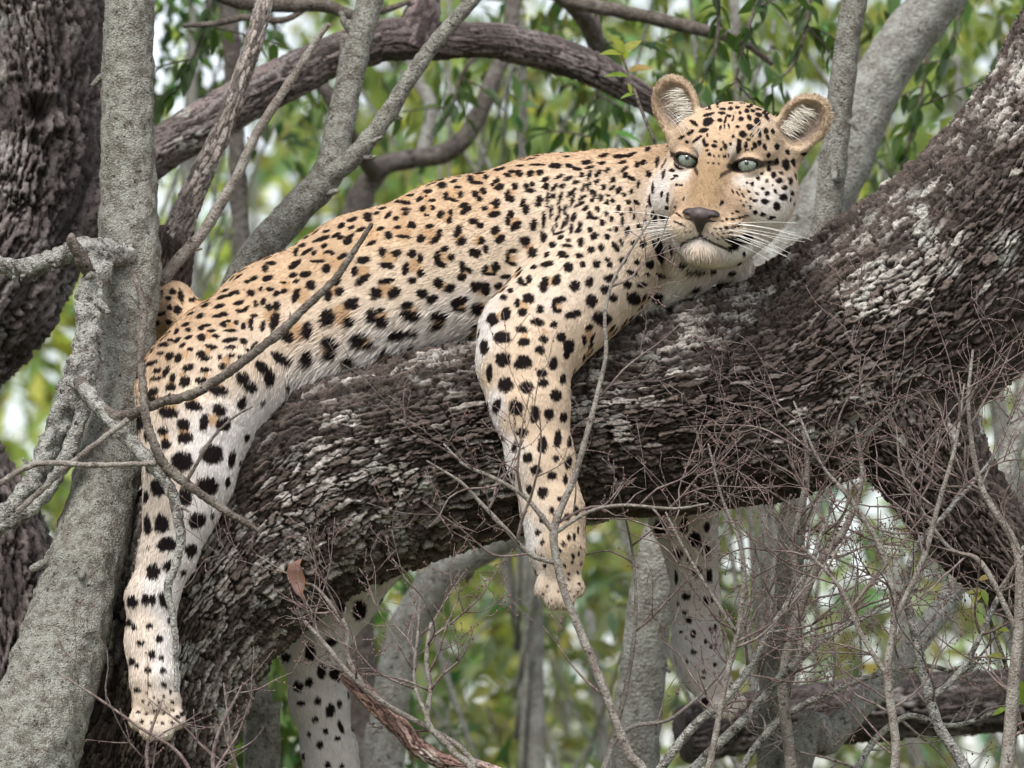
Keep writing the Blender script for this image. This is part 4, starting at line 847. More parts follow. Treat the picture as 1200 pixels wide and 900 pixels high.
tall('thin_dark_tree', 'thin dark upright stem seen between the forked sapling and the snag', [(262, -60, 1.6, 11), (272, 60, 1.6, 11), (276, 150, 1.6, 10), (280, 230, 1.6, 10), (284, 310, 1.6, 10), (290, 450, 1.6, 12), (300, 900, 1.6, 14)], MAT_BROWN, P(300, 900, 1.6)[0], 1.6, .03, 66, 16)
# curved branches behind the back
t = empty('crooked_tree', (P(420, 900, 1.7)[0], 1.7, 0)); tag(t, 'crooked dark grey tree forking low behind the leopard\'s back', 'tree')
stem('trunk', list(np.vstack([[[P(420, 900, 1.7)[0], 1.7, -.05, .08]], pxpath([(420, 900, 1.7, 24), (405, 600, 1.7, 22), (400, 400, 1.7, 20), (408, 290, 1.7, 19), (425, 225, 1.7, 17)])])), MAT_BROWN, t, 24, .02, .08, 71, 26, True)
stem('branch', [(424, 228, 1.7, 14), (448, 196, 1.7, 13), (482, 186, 1.7, 12), (520, 180, 1.7, 12), (546, 160, 1.7, 11), (562, 132, 1.7, 11), (578, 92, 1.72, 10), (596, 50, 1.74, 9), (602, 0, 1.76, 9), (610, -80, 1.8, 8)], MAT_BROWN, t, 20, .015, .09, 72)
stem('branch', [(440, 205, 1.68, 10), (420, 176, 1.6, 10), (404, 150, 1.55, 10), (392, 120, 1.5, 9), (376, 100, 1.5, 7), (360, 90, 1.5, 4)], MAT_BROWN, t, 20, .015, .09, 73)
stem('branch', [(494, 184, 1.7, 8), (502, 150, 1.75, 8), (504, 120, 1.8, 8), (490, 95, 1.85, 7), (478, 60, 1.9, 5)], MAT_GREY, t, 16, .015, .09, 74)
# dark boughs along the top
t = T_DARK; bo = stem('bough', [(40, -420, .7, 30), (200, -340, .85, 24), (380, -220, 1.0, 18), (520, -110, 1.1, 14), (600, -40, 1.1, 12), (660, -4, 1.1, 10), (700, 8, 1.1, 9), (750, 18, 1.1, 8.5), (800, 30, 1.1, 8), (850, 42, 1.1, 7), (880, 55, 1.12, 5), (905, 75, 1.14, 3)], MAT_DARKTWIG, t, 18, .012, .10, 81, 50)
stem('branch', [(655, -6, 1.12, 9), (672, 8, 1.15, 10), (690, 30, 1.2, 11), (700, 60, 1.25, 9), (705, 100, 1.3, 6)], MAT_BROWN, t, 16, .012, .1, 82)
bo = stem('bough', [(30, -240, .62, 26), (100, -160, .72, 18), (180, -75, .8, 13), (240, -20, .8, 11), (280, 0, .8, 10), (330, 6, .8, 9), (380, 6, .8, 8), (415, 18, .8, 6), (450, 12, .8, 4), (480, 2, .8, 3)], MAT_DARKTWIG, t, 16, .012, .12, 83)
stem('twig', [(215, 30, .8, 3), (250, 28, .8, 4), (290, 20, .8, 4.5), (330, 24, .8, 4), (360, 10, .8, 3)], MAT_DARKTWIG, t, 10, .012, .12, 84)
# fallen log
t = empty('dark_log', (P(1000, 830, 1.0)[0], 1.0, P(1000, 830, 1.0)[2])); tag(t, 'dark weathered log lying level behind the bare thicket', 'log')
V, F, c = bark_tube(pxpath([(800, 862, .95, 30), (860, 850, .98, 34), (950, 838, 1.0, 36), (1040, 828, 1.0, 37), (1130, 824, 1.0, 36), (1250, 818, 1.0, 34), (1400, 810, 1.0, 32)]), MAT_BARK, (.09, .012), .008, .006, 91, .06, (.05, .042, .042), (.2, .18, .18), .08, resA=.005)
mk('log', V, F, MAT_BARK, t, c)
# peeled brown stick and the dead leaf
t = empty('peeling_stick', (P(560, 900, -.22)[0], -.22, P(560, 900, -.22)[2])); tag(t, 'thick brown stick with peeling bark below the far hind foot', 'branch')
V, F, c = bark_tube(pxpath([(402, 786, -.2, 8), (412, 797, -.2, 10), (440, 826, -.2, 12), (468, 852, -.2, 12), (492, 878, -.2, 11.5), (520, 892, -.2, 11), (570, 905, -.2, 11), (700, 960, -.2, 12), (830, 1050, -.2, 13)]), MAT_BARK, (.05, .014), .003, .004, 95, .34, (.16, .10, .085), (.42, .33, .30), .16, resA=.0022); mk('stick', V, F, MAT_BARK, t, c)
ps = pxpath([(830, 1050, -.2, 13)])[0]; stem('stem', [ps, [ps[0] + .1, -.2, 1.2, .02], [ps[0] + .15, -.2, -.05, .03]], MAT_BROWN, t, 12, .05, .05, 96, 26, True)
# ------------------------------------------------------------------ leafless shrubs of thin reddish shoots
def unit(v): return v / (np.linalg.norm(v) + 1e-12)
def grow(p, d, L, r, lev, rg, tubes, buds, up=.12, kink=.22, kids=(3, 6), flat=.5):
    """one crooked shoot, with side shoots; p start, d direction"""
    n = max(3, int(L / .035)); pts = [np.append(p, r)]; q = p.copy(); e = d.copy(); dirs = [e]
    for i in range(n):
        e = e + rg.normal(size=3) * kink * np.array((1, flat, 1)) + np.array((0, 0, up)) ; e = unit(e); q = q + e * L / n; pts.append(np.append(q, max(r * (1 - .72 * (i + 1) / n), .00055))); dirs.append(e)
    tubes.append(tube(pts, 5 if r > .0022 else 4, .03, .06, int(rg.integers(1000)), 150))
    if lev > 0:
        for k in range(rg.integers(kids[0], kids[1] + 1)):
            i = rg.integers(1, n + 1); a = rg.normal(size=3) * np.array((1, flat, 1)); a = a - dirs[i] * (a @ dirs[i]); dd = unit(dirs[i] * .75 + unit(a) * .75)
            grow(pts[i][:3].copy(), dd, L * rg.uniform(.35, .62), pts[i][3] * rg.uniform(.55, .8), lev - 1, rg, tubes, buds, up, kink, kids, flat)
    else:
        for i in range(1, n + 1):
            if rg.random() < .75: buds.append((pts[i][:3] + rg.normal(size=3) * .0012, rg.uniform(.0012, .0021)))
OCT = np.array([(1, 0, 0), (-1, 0, 0), (0, 1, 0), (0, -1, 0), (0, 0, 1.5), (0, 0, -1.5)]); OCF = np.array([(0, 2, 4), (2, 1, 4), (1, 3, 4), (3, 0, 4), (2, 0, 5), (1, 2, 5), (3, 1, 5), (0, 3, 5)])
MAT_BUD = new_mat('bud')[0]; MAT_BUD.node_tree.nodes['Principled BSDF'].inputs['Base Color'].default_value = (.14, .075, .068, 1); MAT_BUD.node_tree.nodes['Principled BSDF'].inputs['Roughness'].default_value = .6
def shrub(label, stems, mat, seed, nb, Lb, lev=2, up=.10, kids=(3, 5), group='bare shrubs under the limb', kink=.24, smat=None, rb=(.0018, .0031), tmin=.15):
    """stems: list of photo-row paths from foot to tip"""
    rg = np.random.default_rng(seed); f = pxpath(stems[0])[0]; gx = f[0] + rg.normal() * .1
    t = empty('bare_shrub', (gx, f[1], 0)); tag(t, label, 'shrub', group)
    budl = []
    for rows in stems:
        pw = pxpath(rows); pw[:, 3] *= .72; fx = pw[0][0] + (pw[0][0] - pw[1][0]) * .8; foot = np.array([[fx, pw[0][1], -.03, pw[0][3] * 1.6], [fx, pw[0][1], pw[0][2] * .5, pw[0][3] * 1.3], [fx * .75 + pw[0][0] * .25, pw[0][1], pw[0][2] * .86, pw[0][3] * 1.1]])
        ext = np.vstack([foot, pw]) if rows[0][1] >= 880 else pw
        V, F = tube(ext, 12, .012, .10, seed, 90); so = mk('stem', V, F, smat or mat, t)
        S_ = catmull(pw, .01); T, N, B = frames(S_[:, :3])
        for k in range(nb):
            i = int(rg.uniform(tmin, 1) * (len(S_) - 1)); a = rg.normal(size=3) * np.array((1, .45, 1)); a = a - T[i] * (a @ T[i]); d = unit(T[i] * .6 + unit(a) * .8)
            tb = []; grow(S_[i, :3].copy(), d, Lb * rg.uniform(.5, 1.2), min(rg.uniform(*rb), S_[i, 3] * .85), lev - 1, rg, tb, budl, up, kink, kids)
            v, fa = merge(tb); mk('shoot', v, fa, mat, so)
    if budl:
        b = np.array([q for q, _ in budl]); r_ = np.array([r for _, r in budl]); n = len(b)
        v = (b[:, None] + OCT[None] * r_[:, None, None]).reshape(-1, 3); f_ = (np.arange(n)[:, None, None] * 6 + OCF[None]).reshape(-1, 3)
        o = mk('buds', v, f_, MAT_BUD, t); o['kind'] = 'stuff'
    return t
shrub('bare shrub whose pale stem runs up past the near forepaw', [
  [(760, 930, -.30, 9), (735, 880, -.30, 8), (705, 800, -.30, 7.5), (682, 745, -.30, 7), (662, 695, -.30, 6.5), (652, 655, -.30, 7), (649, 622, -.30, 7), (660, 590, -.30, 6), (673, 560, -.30, 5.2), (688, 508, -.31, 4.6), (700, 462, -.31, 4), (710, 416, -.31, 3.5), (709, 370, -.31, 3), (718, 330, -.31, 2.6), (740, 292, -.31, 2), (768, 250, -.31, 1.2)],
  [(650, 625, -.30, 4.5), (617, 584, -.31, 4), (590, 566, -.32, 3.5), (567, 555, -.32, 3.2), (543, 544, -.32, 2.5), (520, 520, -.32, 1.5)],
  [(652, 660, -.30, 4.5), (620, 649, -.31, 4), (592, 619, -.32, 3.6), (562, 588, -.32, 3), (540, 565, -.33, 2.4), (500, 540, -.33, 1.5)],
  [(650, 625, -.30, 3.5), (690, 600, -.32, 3), (730, 592, -.33, 2.6), (790, 596, -.33, 2.2), (830, 590, -.33, 1.4)]],
  MAT_TWIG, 101, 4, .20, 3, .14, (2, 4), smat=MAT_TWIGPALE)
shrub('low bare shrub with maroon shoots under the bulge of the trunk', [
  [(560, 930, -.26, 6), (530, 880, -.26, 5.5), (502, 848, -.26, 5), (504, 810, -.26, 4.5), (500, 770, -.26, 4), (505, 730, -.26, 2.5)],
  [(503, 845, -.26, 4), (486, 800, -.25, 3), (490, 740, -.25, 2.5), (492, 700, -.25, 1.5)],
  [(560, 930, -.22, 6), (545, 882, -.22, 5), (500, 852, -.22, 4.8), (450, 824, -.23, 4.5), (408, 788, -.23, 4.2), (385, 760, -.23, 4), (357, 728, -.23, 3)],
  [(430, 812, -.23, 4.5), (408, 770, -.23, 4), (407, 736, -.23, 3.6), (390, 712, -.23, 3.2), (370, 688, -.23, 2.5), (350, 680, -.23, 1.5), (300, 650, -.23, 1)]],
  MAT_TWIG, 102, 5, .17, 3, .16, (2, 4), smat=MAT_TWIGPALE)
shrub('spindly bare shrub at the foot of the trunk below the hind paw', [
  [(180, 960, -.30, 4), (172, 880, -.30, 3), (190, 820, -.30, 2)], [(260, 960, -.30, 4), (250, 880, -.3, 3), (285, 800, -.3, 1.5)],
  [(230, 960, -.32, 3.5), (215, 890, -.32, 3), (160, 850, -.32, 2.5), (110, 815, -.32, 2), (70, 790, -.32, 1.3)], [(300, 960, -.28, 3), (275, 890, -.28, 2.2), (262, 800, -.28, 1.4)]],
  MAT_TWIG, 103, 3, .12, 2, .16, (1, 3), kink=.16)
for k, (lab, stems, m, nb) in enumerate([
  ('bare shrub with lichen grey sticks beside the far forepaw', [[(740, 960, -.12, 9), (775, 900, -.14, 8), (812, 852, -.15, 7.5), (840, 828, -.15, 7), (870, 795, -.15, 6.5), (905, 735, -.16, 6), (945, 672, -.16, 5), (965, 620, -.17, 3.5), (985, 560, -.17, 2)], [(790, 950, -.1, 9), (815, 900, -.1, 8), (870, 845, -.1, 7.5), (920, 788, -.1, 7), (975, 742, -.1, 5.5), (1020, 720, -.1, 4), (1075, 690, -.1, 2)]], MAT_TWIG, 10),
  ('tall bare shrub forking in front of the pale stem', [[(930, 960, -.05, 11), (925, 880, -.05, 10), (918, 800, -.05, 9.5), (935, 720, -.05, 8.5), (960, 660, -.05, 7), (990, 620, -.05, 6), (1010, 560, -.05, 4), (1000, 490, -.06, 3), (985, 430, -.06, 1.5)], [(940, 705, -.05, 7), (930, 640, -.06, 6), (945, 560, -.07, 5), (940, 500, -.08, 3.5), (915, 440, -.08, 2)]], MAT_TWIG, 10),
  ('bushy maroon shrub over the lower fork of the tree', [[(1040, 960, -.22, 8), (1050, 880, -.22, 7.5), (1040, 790, -.22, 7), (1048, 720, -.22, 6), (1035, 650, -.22, 5), (1000, 590, -.22, 4), (960, 540, -.22, 2.5), (930, 470, -.22, 1.5)], [(1046, 730, -.22, 5.5), (1080, 660, -.22, 5), (1100, 590, -.22, 4), (1120, 520, -.22, 3), (1130, 450, -.22, 1.5)], [(1045, 800, -.22, 5), (1010, 745, -.22, 4), (985, 690, -.22, 3.5), (940, 640, -.22, 2)]], MAT_TWIG, 10),
  ('bare shrub with a thick pale upright stick by the lower fork', [[(1150, 960, -.12, 11), (1130, 900, -.12, 10), (1100, 850, -.12, 9), (1085, 800, -.12, 8.5), (1070, 730, -.12, 8), (1060, 690, -.12, 7), (1075, 640, -.12, 5), (1110, 600, -.12, 4), (1160, 540, -.12, 2.5), (1190, 480, -.12, 1.5)], [(1090, 820, -.12, 6), (1130, 780, -.12, 5), (1170, 700, -.12, 4), (1200, 640, -.12, 3)]], MAT_TWIG, 10),
  ('bare shrub with a straight grey stick at the trunk fork\'s far side', [[(1178, 960, -.18, 13), (1182, 880, -.18, 12), (1188, 800, -.18, 10), (1195, 715, -.18, 9), (1190, 640, -.18, 7), (1150, 570, -.18, 5), (1135, 480, -.18, 3.5), (1140, 410, -.18, 2)], [(1192, 740, -.18, 5), (1150, 660, -.18, 4.5), (1110, 640, -.18, 3.5), (1060, 560, -.18, 2.2), (1050, 500, -.18, 1.2)]], MAT_TWIG, 10),
  ('thin bare shrub between the two dangling forelegs', [[(700, 960, -.05, 6), (715, 880, -.05, 5), (735, 800, -.05, 4), (745, 720, -.06, 3), (740, 640, -.07, 2), (720, 560, -.25, 1.2)], [(715, 880, -.05, 4), (790, 840, -.06, 3), (850, 780, -.06, 2.4), (880, 700, -.07, 1.5)]], MAT_TWIG, 3),
  ('bare shrub lying in loops along the fallen log', [[(860, 960, .12, 7), (870, 900, .12, 6.5), (920, 840, .12, 6), (1000, 800, .12, 5), (1080, 780, .12, 4), (1150, 800, .12, 3)], [(1000, 960, .1, 7), (1010, 890, .1, 6), (1060, 840, .1, 5), (1120, 850, .1, 4), (1200, 820, .1, 3)]], MAT_TWIGPALE, 8),
  ('fine bare shrub against the shaded underside of the limb', [[(820, 960, -.2, 6), (835, 880, -.2, 5.5), (850, 800, -.2, 5), (868, 720, -.21, 4), (870, 650, -.22, 3.2), (845, 580, -.22, 2.4), (830, 520, -.22, 1.4)], [(862, 740, -.21, 3.4), (830, 690, -.22, 3), (800, 640, -.22, 2.4), (780, 600, -.22, 1.4)]], MAT_TWIG, 5),
  ]):
    shrub(lab, stems, m, 110 + k, nb, .24, 3, .07, (2, 4), kink=.26, smat=MAT_CRUST if k in (0, 3, 6) else MAT_TWIGPALE)
print('trees', round(time.time() - T0, 1))

# ================================================================== foliage
def leaf_cloud(pos, dirs, nrm, L, W_, col):
    """diamond leaves with a folded midrib: pos base, dirs tip direction"""
    n = len(pos); d = dirs / (np.linalg.norm(dirs, axis=1)[:, None] + 1e-9); nn = nrm - d * (nrm * d).sum(1)[:, None]; nn /= np.linalg.norm(nn, axis=1)[:, None] + 1e-9
    s = np.cross(d, nn); L = np.asarray(L)[:, None]; W_ = np.asarray(W_)[:, None]
    V = np.stack([pos, pos + d * L * .42 + s * W_ + nn * W_ * .35, pos + d * L * .42 - s * W_ + nn * W_ * .35, pos + d * L - nn * L * .12, pos + d * L * .45], 1).reshape(-1, 3)
    b = np.arange(n)[:, None] * 5
    F = np.concatenate([b + np.array([[0, 4, 1]]), b + np.array([[0, 2, 4]]), b + np.array([[1, 4, 3]]), b + np.array([[4, 2, 3]])])
    return V, F, np.repeat(col, 5, 0)
def crown(center, rad, ncl, per, L, base, var, seed, droop=.4, spread=.16, shape=None):
    """leaf clumps spread through an ellipsoid; returns leaves and clump centres"""
    rg = np.random.default_rng(seed); cl = []
    while len(cl) < ncl:
        q = rg.uniform(-1, 1, 3)
        if (q ** 2).sum() < 1 and (q ** 2).sum() > .12 * rg.random(): cl.append(np.array(center) + q * rad)
    cl = np.array(cl); n = ncl * per; ci = np.repeat(np.arange(ncl), per)
    off = rg.normal(size=(n, 3)) * spread * rg.uniform(.4, 1.1, (ncl, 1))[ci] * np.array((1.2, 1.2, .7))
    pos = cl[ci] + off; d = off / spread * .35 + rg.normal(size=(n, 3)) * .7 + np.array((0, 0, -droop)); nr = rg.normal(size=(n, 3)) * .7 + np.array((0, 0, 1.0))
    l = L * rg.uniform(.6, 1.25, n); cc = np.array(base)[None] * (1 + var * rg.normal(size=(ncl, 1)))[ci] * rg.uniform(.7, 1.35, (n, 1))
    cc = cc * (1 + np.array((.18, .0, -.1))[None] * rg.normal(size=(n, 1)))
    V, F, C = leaf_cloud(pos, d, nr, l, l * rg.uniform(.17, .26, n), np.clip(cc, .004, .6)); return V, F, C, cl
def bg_tree(name, label, foot, h, center, rad, ncl, per, L, base, var, seed, tr=.08, cat='tree', group='leafy trees and bushes behind', droop=.4, spread=.16, mat=None):
    t = empty(name, (foot[0], foot[1], 0)); tag(t, label, cat, group); rg = np.random.default_rng(seed + 1)
    V, F, C, cl = crown(center, rad, ncl, per, L, base, var, seed, droop, spread)
    o = mk('crown', V, F, MAT_LEAF, t, C, False); o['kind'] = 'stuff'
    top = np.array(center) + np.array((0, 0, rad[2] * .3))
    V, F = tube([[foot[0], foot[1], -.05, tr * 1.4], [foot[0] * .7 + top[0] * .3 + .05, foot[1], top[2] * .4, tr], np.append(top, tr * .35)], 12, .08, .08, seed, 8); mk('trunk', V, F, mat or MAT_GREY, t)
    parts = []
    for c in cl[rg.permutation(len(cl))[:min(len(cl), 12)]]:
        a = np.array([foot[0] * .45 + top[0] * .55, foot[1] * .5 + top[1] * .5, min(c[2], top[2]) * rg.uniform(.55, .8)]); m = (a + c) / 2 + rg.normal(size=3) * .12
        parts.append(tube([np.append(a, tr * .25), np.append(m, tr * .14), np.append(c, .004)], 6, .1, .05, seed, 10))
    V, F = merge(parts); o = mk('limbs', V, F, mat or MAT_GREY, t); o['kind'] = 'stuff'
    return t
DG = (.040, .078, .022); MG = (.075, .125, .035); LG = (.28, .36, .13); YG = (.32, .39, .13); GG = (.15, .18, .115)
# near evergreen bushes (drooping pointed leaves), about a metre or two behind
bg_tree('evergreen_tree', 'dark evergreen with drooping pointed leaves above the leopard\'s head', (.55, 1.8), 3, P(860, 60, 1.8), (.55, .35, .42), 24, 26, .052, (.09, .14, .05), .35, 201, .03, droop=1.1, spread=.10)
bg_tree('evergreen_tree', 'mid green evergreen hanging behind the big pale limb', (.0, 2.4), 3, P(610, 70, 2.4), (.48, .35, .38), 17, 26, .056, (.11, .17, .06), .35, 202, .03, droop=1.1, spread=.11)
bg_tree('evergreen_tree', 'glossy evergreen behind the rising end of the limb', (1.2, 2.2), 3, P(1120, 150, 2.2), (.42, .35, .5), 24, 26, .056, (.11, .17, .06), .35, 203, .03, droop=.9, spread=.11)
bg_tree('evergreen_tree', 'shady evergreen between the dark trunk and the thin dark stem', (-.75, 2.6), 3, P(225, 60, 2.6), (.30, .3, .32), 20, 26, .056, (.065, .11, .04), .3, 204, .03, droop=.9, spread=.11)
# mid bushes
bg_tree('leafy_bush', 'grey green bush below the limb between the forelegs', (.35, 2.8), 2, P(690, 800, 2.8), (.75, .4, .5), 11, 26, .075, (.19, .23, .14), .3, 211, .03, 'bush', droop=.3, spread=.14)
bg_tree('leafy_bush', 'dull green bush below the limb beside the far hind leg', (-.2, 3.2), 2, P(520, 820, 3.2), (.65, .4, .5), 10, 26, .075, (.18, .23, .12), .3, 212, .03, 'bush', droop=.3, spread=.14)
bg_tree('leafy_bush', 'olive green bush behind the bare thicket', (1.0, 3.0), 2, P(1050, 760, 3.0), (.8, .4, .65), 13, 26, .075, (.18, .22, .12), .3, 213, .03, 'bush', droop=.3, spread=.14)
bg_tree('leafy_bush', 'small bright bush at the foot of the trunk', (-.55, 2.6), 2, P(290, 860, 2.6), (.42, .35, .35), 34, 30, .08, (.09, .15, .05), .3, 214, .03, 'bush', droop=.3, spread=.12)
# trees further back, leaf colours raised to look sunlit
far = [('tall bright green tree far behind the forked sapling', (-.9, 7.0), P(300, 330, 7.0), (1.5, .9, 1.5), 46, 40, .13, LG, 221),
       ('yellow green tree far behind the lichen stem', (-2.2, 6.6), P(20, 470, 6.6), (.95, .8, .75), 38, 40, .13, YG, 222),
       ('light green tree far behind the leopard\'s back', (.4, 8.0), P(600, 160, 8.0), (1.8, .9, 1.3), 46, 40, .14, (.27, .34, .14), 223),
       ('soft green tree far behind the rising limb', (2.2, 7.5), P(1080, 180, 7.5), (1.6, .9, 1.6), 46, 40, .14, (.25, .32, .14), 224),
       ('pale green tree far behind the bare thicket', (2.0, 6.5), P(1060, 720, 6.5), (1.7, .9, 1.2), 36, 40, .13, (.26, .29, .18), 225),
       ('pale green tree far behind the dangling forelegs', (.2, 6.5), P(650, 760, 6.5), (1.6, .9, 1.1), 36, 40, .13, (.27, .31, .19), 226),
       ('pale green tree far behind the foot of the trunk', (-1.7, 6.8), P(220, 780, 6.8), (1.3, .9, 1.1), 34, 40, .13, (.25, .31, .15), 227)]
for lab, ft, c, r, a, b, L, base, sd in far:
    bg_tree('far_tree', lab, ft, 4, c, r, a, b, L, base, .28, sd, .028, spread=.24, droop=.2)
back = [('large hazy tree at the back beyond the light green tree', 0.0, 16, (4.6, 1.6, 3.2), 4.4, (.20, .26, .12), 231), ('large hazy tree at the back beyond the soft green tree', 3.6, 15, (2.8, 1.5, 3.6), 4.2, (.20, .26, .12), 232),
        ('large hazy tree at the back beyond the tall bright tree', -2.9, 17, (1.9, 1.5, 2.2), 3.2, (.24, .30, .12), 233)]
for lab, x, y, r, z, base, sd in back:
    bg_tree('back_tree', lab, (x, y), 6, (x, y, z), r, 34, 40, .24, base, .25, sd, .07, spread=.42, droop=.2)

# ---- separate leaves of the nearest evergreen sprays
def leaf_mesh(name, col, seed):
    rg = np.random.default_rng(seed); n = 7; t_ = np.linspace(0, 1, n); w_ = np.sin(np.pi * t_ ** .8) * .2; bend = -.16 * t_ ** 2 + rg.normal() * .03 * t_
    V = []; 
    for a, b, c in zip(t_, w_, bend): V += [(a, b, c + b * .4), (a, 0, c), (a, -b, c + b * .4)]
    F = [(i * 3 + k, i * 3 + k + 1, i * 3 + k + 4, i * 3 + k + 3) for i in range(n - 1) for k in (0, 1)]
    V = np.array(V); c_ = np.tile(col, (len(V), 1)) * rg.uniform(.85, 1.15, (len(V), 1)); return mesh_data(name, V, np.array(F), MAT_LEAF, c_)
def place_leaf(me, p, d, nr, L, parent):
    d = unit(d); nr = unit(nr - d * (nr @ d)); s = np.cross(nr, d); from mathutils import Matrix
    o = bpy.data.objects.new('leaf', me); COL.objects.link(o); o.parent = parent
    R = np.stack([d * L, s * L, nr * L], 1); M = Matrix([list(R[i]) + [p[i] - parent_world(parent)[i]] for i in range(3)] + [[0, 0, 0, 1]]); o.matrix_local = M; return o
lm_dark = [leaf_mesh('leaf', np.array(c) , 300 + i) for i, c in enumerate([(.040, .085, .026), (.055, .105, .032), (.07, .125, .04), (.05, .09, .045)])]
lm_yel = [leaf_mesh('leaf', np.array(c), 310 + i) for i, c in enumerate([(.30, .36, .06), (.34, .36, .09), (.22, .32, .06), (.38, .28, .11)])]
def spray(label, rows, n, L, meshes, seed, parent=None, droop=.6, tmat=None, side=None):
    rg = np.random.default_rng(seed); pw = pxpath(rows); t = parent
    if t is None: t = empty('leafy_spray', pw[0][:3]); tag(t, label, 'leafy twig', 'leafy sprays above the leopard')
    for k in range(1 if side is None else side + 1):
        if k == 0: cp_ = pw
        else:
            i = rg.integers(1, len(pw)); e = unit(rg.normal(size=3) * np.array((1, .6, .6)) + np.array((0, 0, -.3))); l_ = rg.uniform(.08, .18); p0 = pw[i][:3]
            cp_ = np.array([np.append(p0, .0022), np.append(p0 + e * l_ * .5 + rg.normal(size=3) * .01, .0016), np.append(p0 + e * l_ + np.array((0, 0, -.02)), .0008)])
        V, F = tube(cp_, 7, .015, .08, seed); tw_ = mk('twig', V, F, tmat or MAT_DARKTWIG, t)
        S_ = catmull(cp_, .008); T, N, B = frames(S_[:, :3]); m = n if k == 0 else max(4, n // 2)
        for q in range(m):
            i = int((q + .5) / m * (len(S_) - 1)) if k else int(rg.uniform(.15, 1) * (len(S_) - 1)); a = rg.uniform(0, 6.28); d = T[i] * .7 + (N[i] * math.cos(a) + B[i] * math.sin(a)) + np.array((0, 0, -droop))
            place_leaf(meshes[rg.integers(len(meshes))], S_[i, :3], d, np.array((0, -.25, 1)) + rg.normal(size=3) * .45, L * rg.uniform(.7, 1.2), tw_)
    return t
spray('yellow green sprig of young leaves sprouting beside the leopard\'s left-hand ear', [(768, 168, .35, 2), (752, 130, .35, 2), (738, 90, .35, 1.8), (730, 66, .35, 1.2)], 0, .05, lm_yel, 401)
sp = [o for o in COL.objects if o.name.startswith('leafy_spray')][-1]; sp['category'] = 'sprig'
for (x, y, dx, dz, L, mi) in [(730, 64, -.9, .05, .046, 0), (731, 64, .5, .6, .058, 1), (732, 62, -.5, .7, .040, 0), (735, 84, .9, .25, .05, 3), (733, 70, .1, .6, .025, 2), (737, 90, -.9, .1, .045, 2), (745, 110, -.8, -.2, .03, 2), (736, 98, .2, -.6, .022, 0)]:
    place_leaf(lm_yel[mi], P(x, y, .35), np.array((dx, rng.normal() * .3, dz)), np.array((rng.normal() * .3, -.6, .8)), L, sp)
for k, (lab, rows, n, sd_) in enumerate([
   ('dark leafy spray drooping over the crown of the head', [(905, -30, .75, 3), (885, 10, .75, 3), (872, 50, .75, 2.5), (862, 95, .75, 1.5)], 12, 3),
   ('dark leafy spray beside the tip of the bare bough', [(840, -30, .9, 3), (842, 20, .9, 2.5), (835, 70, .9, 2), (815, 110, .9, 1)], 10, 3),
   ('green leafy spray under the broken end of the big limb', [(690, -20, 1.25, 3), (705, 50, 1.25, 3), (700, 110, 1.25, 2.4), (690, 160, 1.25, 1.2)], 14, 4),
   ('green leafy spray between the pale stem and the head', [(950, -20, .9, 3), (945, 30, .9, 2.4), (930, 75, .9, 2), (905, 100, .9, 1)], 10, 3),
   ('leafy spray hanging behind the curved grey fork', [(560, 60, 1.5, 3), (540, 90, 1.5, 2.4), (530, 125, 1.5, 2), (515, 150, 1.5, 1)], 10, 3),
   ('leafy spray in the gap right of the leaning grey stem', [(1090, 40, 1.3, 3), (1082, 100, 1.3, 2.4), (1070, 150, 1.3, 2), (1050, 210, 1.3, 1)], 14, 4),
   ('leafy spray close against the rising limb', [(1140, -20, 1.1, 3), (1120, 30, 1.1, 2.4), (1110, 70, 1.1, 2), (1090, 120, 1.1, 1)], 12, 3),
   ('leafy spray above the knotted dark trunk', [(250, -20, .95, 3), (240, 30, .95, 2.4), (225, 70, .95, 2), (205, 110, .95, 1)], 10, 3)]):
    spray(lab, rows, n, .048, lm_dark, 410 + k, None, .8, None, sd_)
ts = spray('young yellow green sprig among the bare thicket', [(1198, 860, -.1, 3), (1185, 800, -.1, 2.6), (1165, 740, -.1, 2), (1148, 690, -.1, 1.2)], 0, .03, lm_yel, 431); ts['category'] = 'sprig'
for (x, y, dx, dz, L, mi) in [(1150, 690, .3, -.8, .032, 2), (1152, 692, -.9, -.1, .03, 1), (1150, 695, -.7, -.7, .03, 1), (1178, 770, -.9, .1, .035, 1), (1190, 800, .0, -1, .045, 2), (1192, 795, .3, -.9, .05, 2), (1180, 830, -.5, -.2, .028, 2), (1146, 680, .9, .3, .03, 3), (1195, 760, .3, .5, .035, 1), (1183, 740, -.7, .2, .03, 0)]:
    place_leaf(lm_yel[mi], P(x, y, -.1), np.array((dx, rng.normal() * .3, dz)), np.array((rng.normal() * .3, -.8, .6)), L, ts)
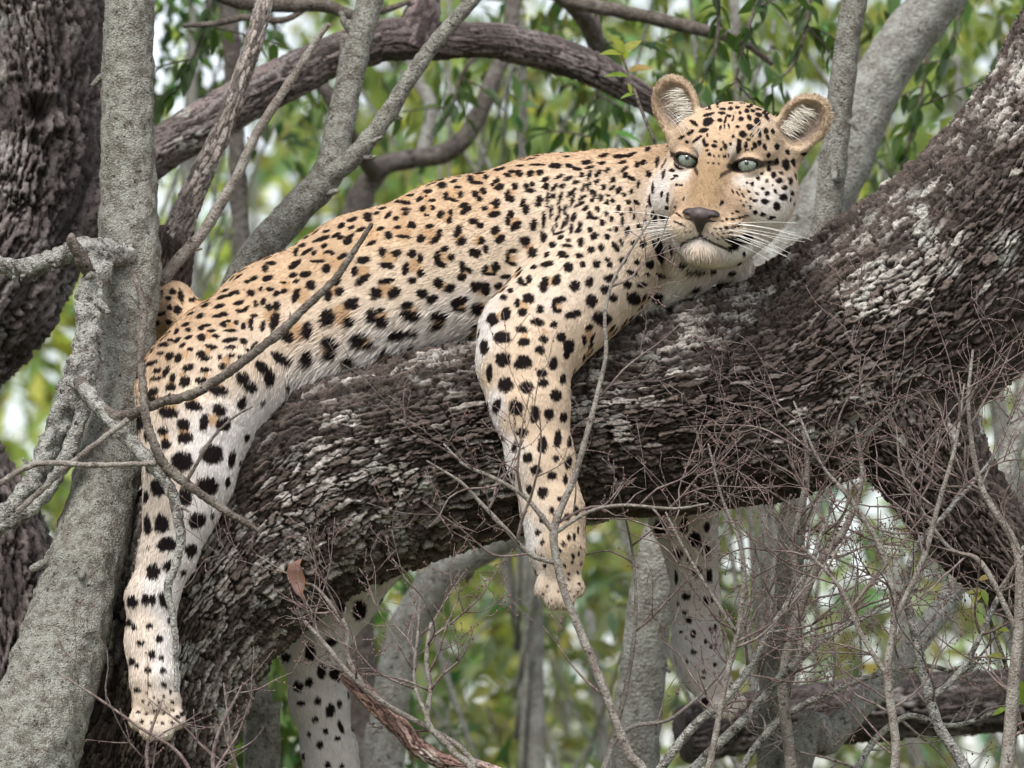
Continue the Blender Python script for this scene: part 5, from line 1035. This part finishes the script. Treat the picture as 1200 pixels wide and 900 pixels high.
# dead curled leaf caught on a shoot
dl = leaf_mesh('leaf_blade', np.array((.36, .21, .19)), 320); V = np.zeros(len(dl.vertices) * 3); dl.vertices.foreach_get('co', V); V = V.reshape(-1, 3)
V = V * .07; V[:, 1] *= 1.25; V[:, 2] += .9 * np.abs(V[:, 1]) + .006 * np.sin(V[:, 0] * 130)
X = np.array((.02, -.1, -1.0)); X /= np.linalg.norm(X); Yv = np.array((.75, -.6, .05)); Zv = np.cross(X, Yv)
a0 = P(354, 654, -.235); t = empty('dead_leaf', a0); tag(t, 'curled pinkish dead leaf caught on a maroon shoot', 'leaf')
W2 = a0 + V[:, :1] * X + V[:, 1:2] * Yv + V[:, 2:] * Zv; F = np.array([list(p.vertices) for p in dl.polygons]); dc = np.tile((.36, .21, .19), (len(W2), 1)) * (1 + .25 * fbm(W2 * 200, 2, 3))[:, None]
mk('leaf_blade', W2, F, MAT_LEAF, t, dc); V, F = tube([np.append(a0, .001), np.append(a0 + (.004, .006, .012), .0008)], 5, .004); mk('leaf_stalk', V, F, MAT_TWIG, t)

# ================================================================== ground
m, n, b = new_mat('ground_litter'); tc = n.nodes.new('ShaderNodeTexCoord'); tx = n.nodes.new('ShaderNodeTexNoise'); tx.inputs['Scale'].default_value = 1.3; tx.inputs['Detail'].default_value = 10
cr = n.nodes.new('ShaderNodeValToRGB'); cr.color_ramp.elements[0].position = .35; cr.color_ramp.elements[0].color = (.11, .085, .05, 1); cr.color_ramp.elements[1].position = .65; cr.color_ramp.elements[1].color = (.10, .13, .045, 1)
n.links.new(tc.outputs['Object'], tx.inputs['Vector']); n.links.new(tx.outputs[0], cr.inputs[0]); n.links.new(cr.outputs[0], b.inputs['Base Color']); b.inputs['Roughness'].default_value = .95
add_bump(n, b, 25, .6, .03, tc.outputs['Object'])
gn = 60; gxs = np.sign(np.linspace(-1, 1, gn)) * np.abs(np.linspace(-1, 1, gn)) ** 3 * 900; GX, GY = np.meshgrid(gxs, gxs, indexing='ij'); gp = np.stack([GX.ravel(), GY.ravel() + 5, np.zeros(gn * gn)], 1)
gp[:, 2] = .04 * vnoise(gp * .7, 2) * (np.hypot(gp[:, 0], gp[:, 1]) < 60) - .03
i = np.arange(gn - 1)[:, None] * gn + np.arange(gn - 1)[None]; gf = np.stack([i, i + gn, i + gn + 1, i + 1], -1).reshape(-1, 4)
o = mk('ground', gp, gf, m); o['kind'] = 'structure'
print('all', round(time.time() - T0, 1), 'tris', sum(len(o.data.loops) - 2 * len(o.data.polygons) for o in COL.objects if o.type == 'MESH'))
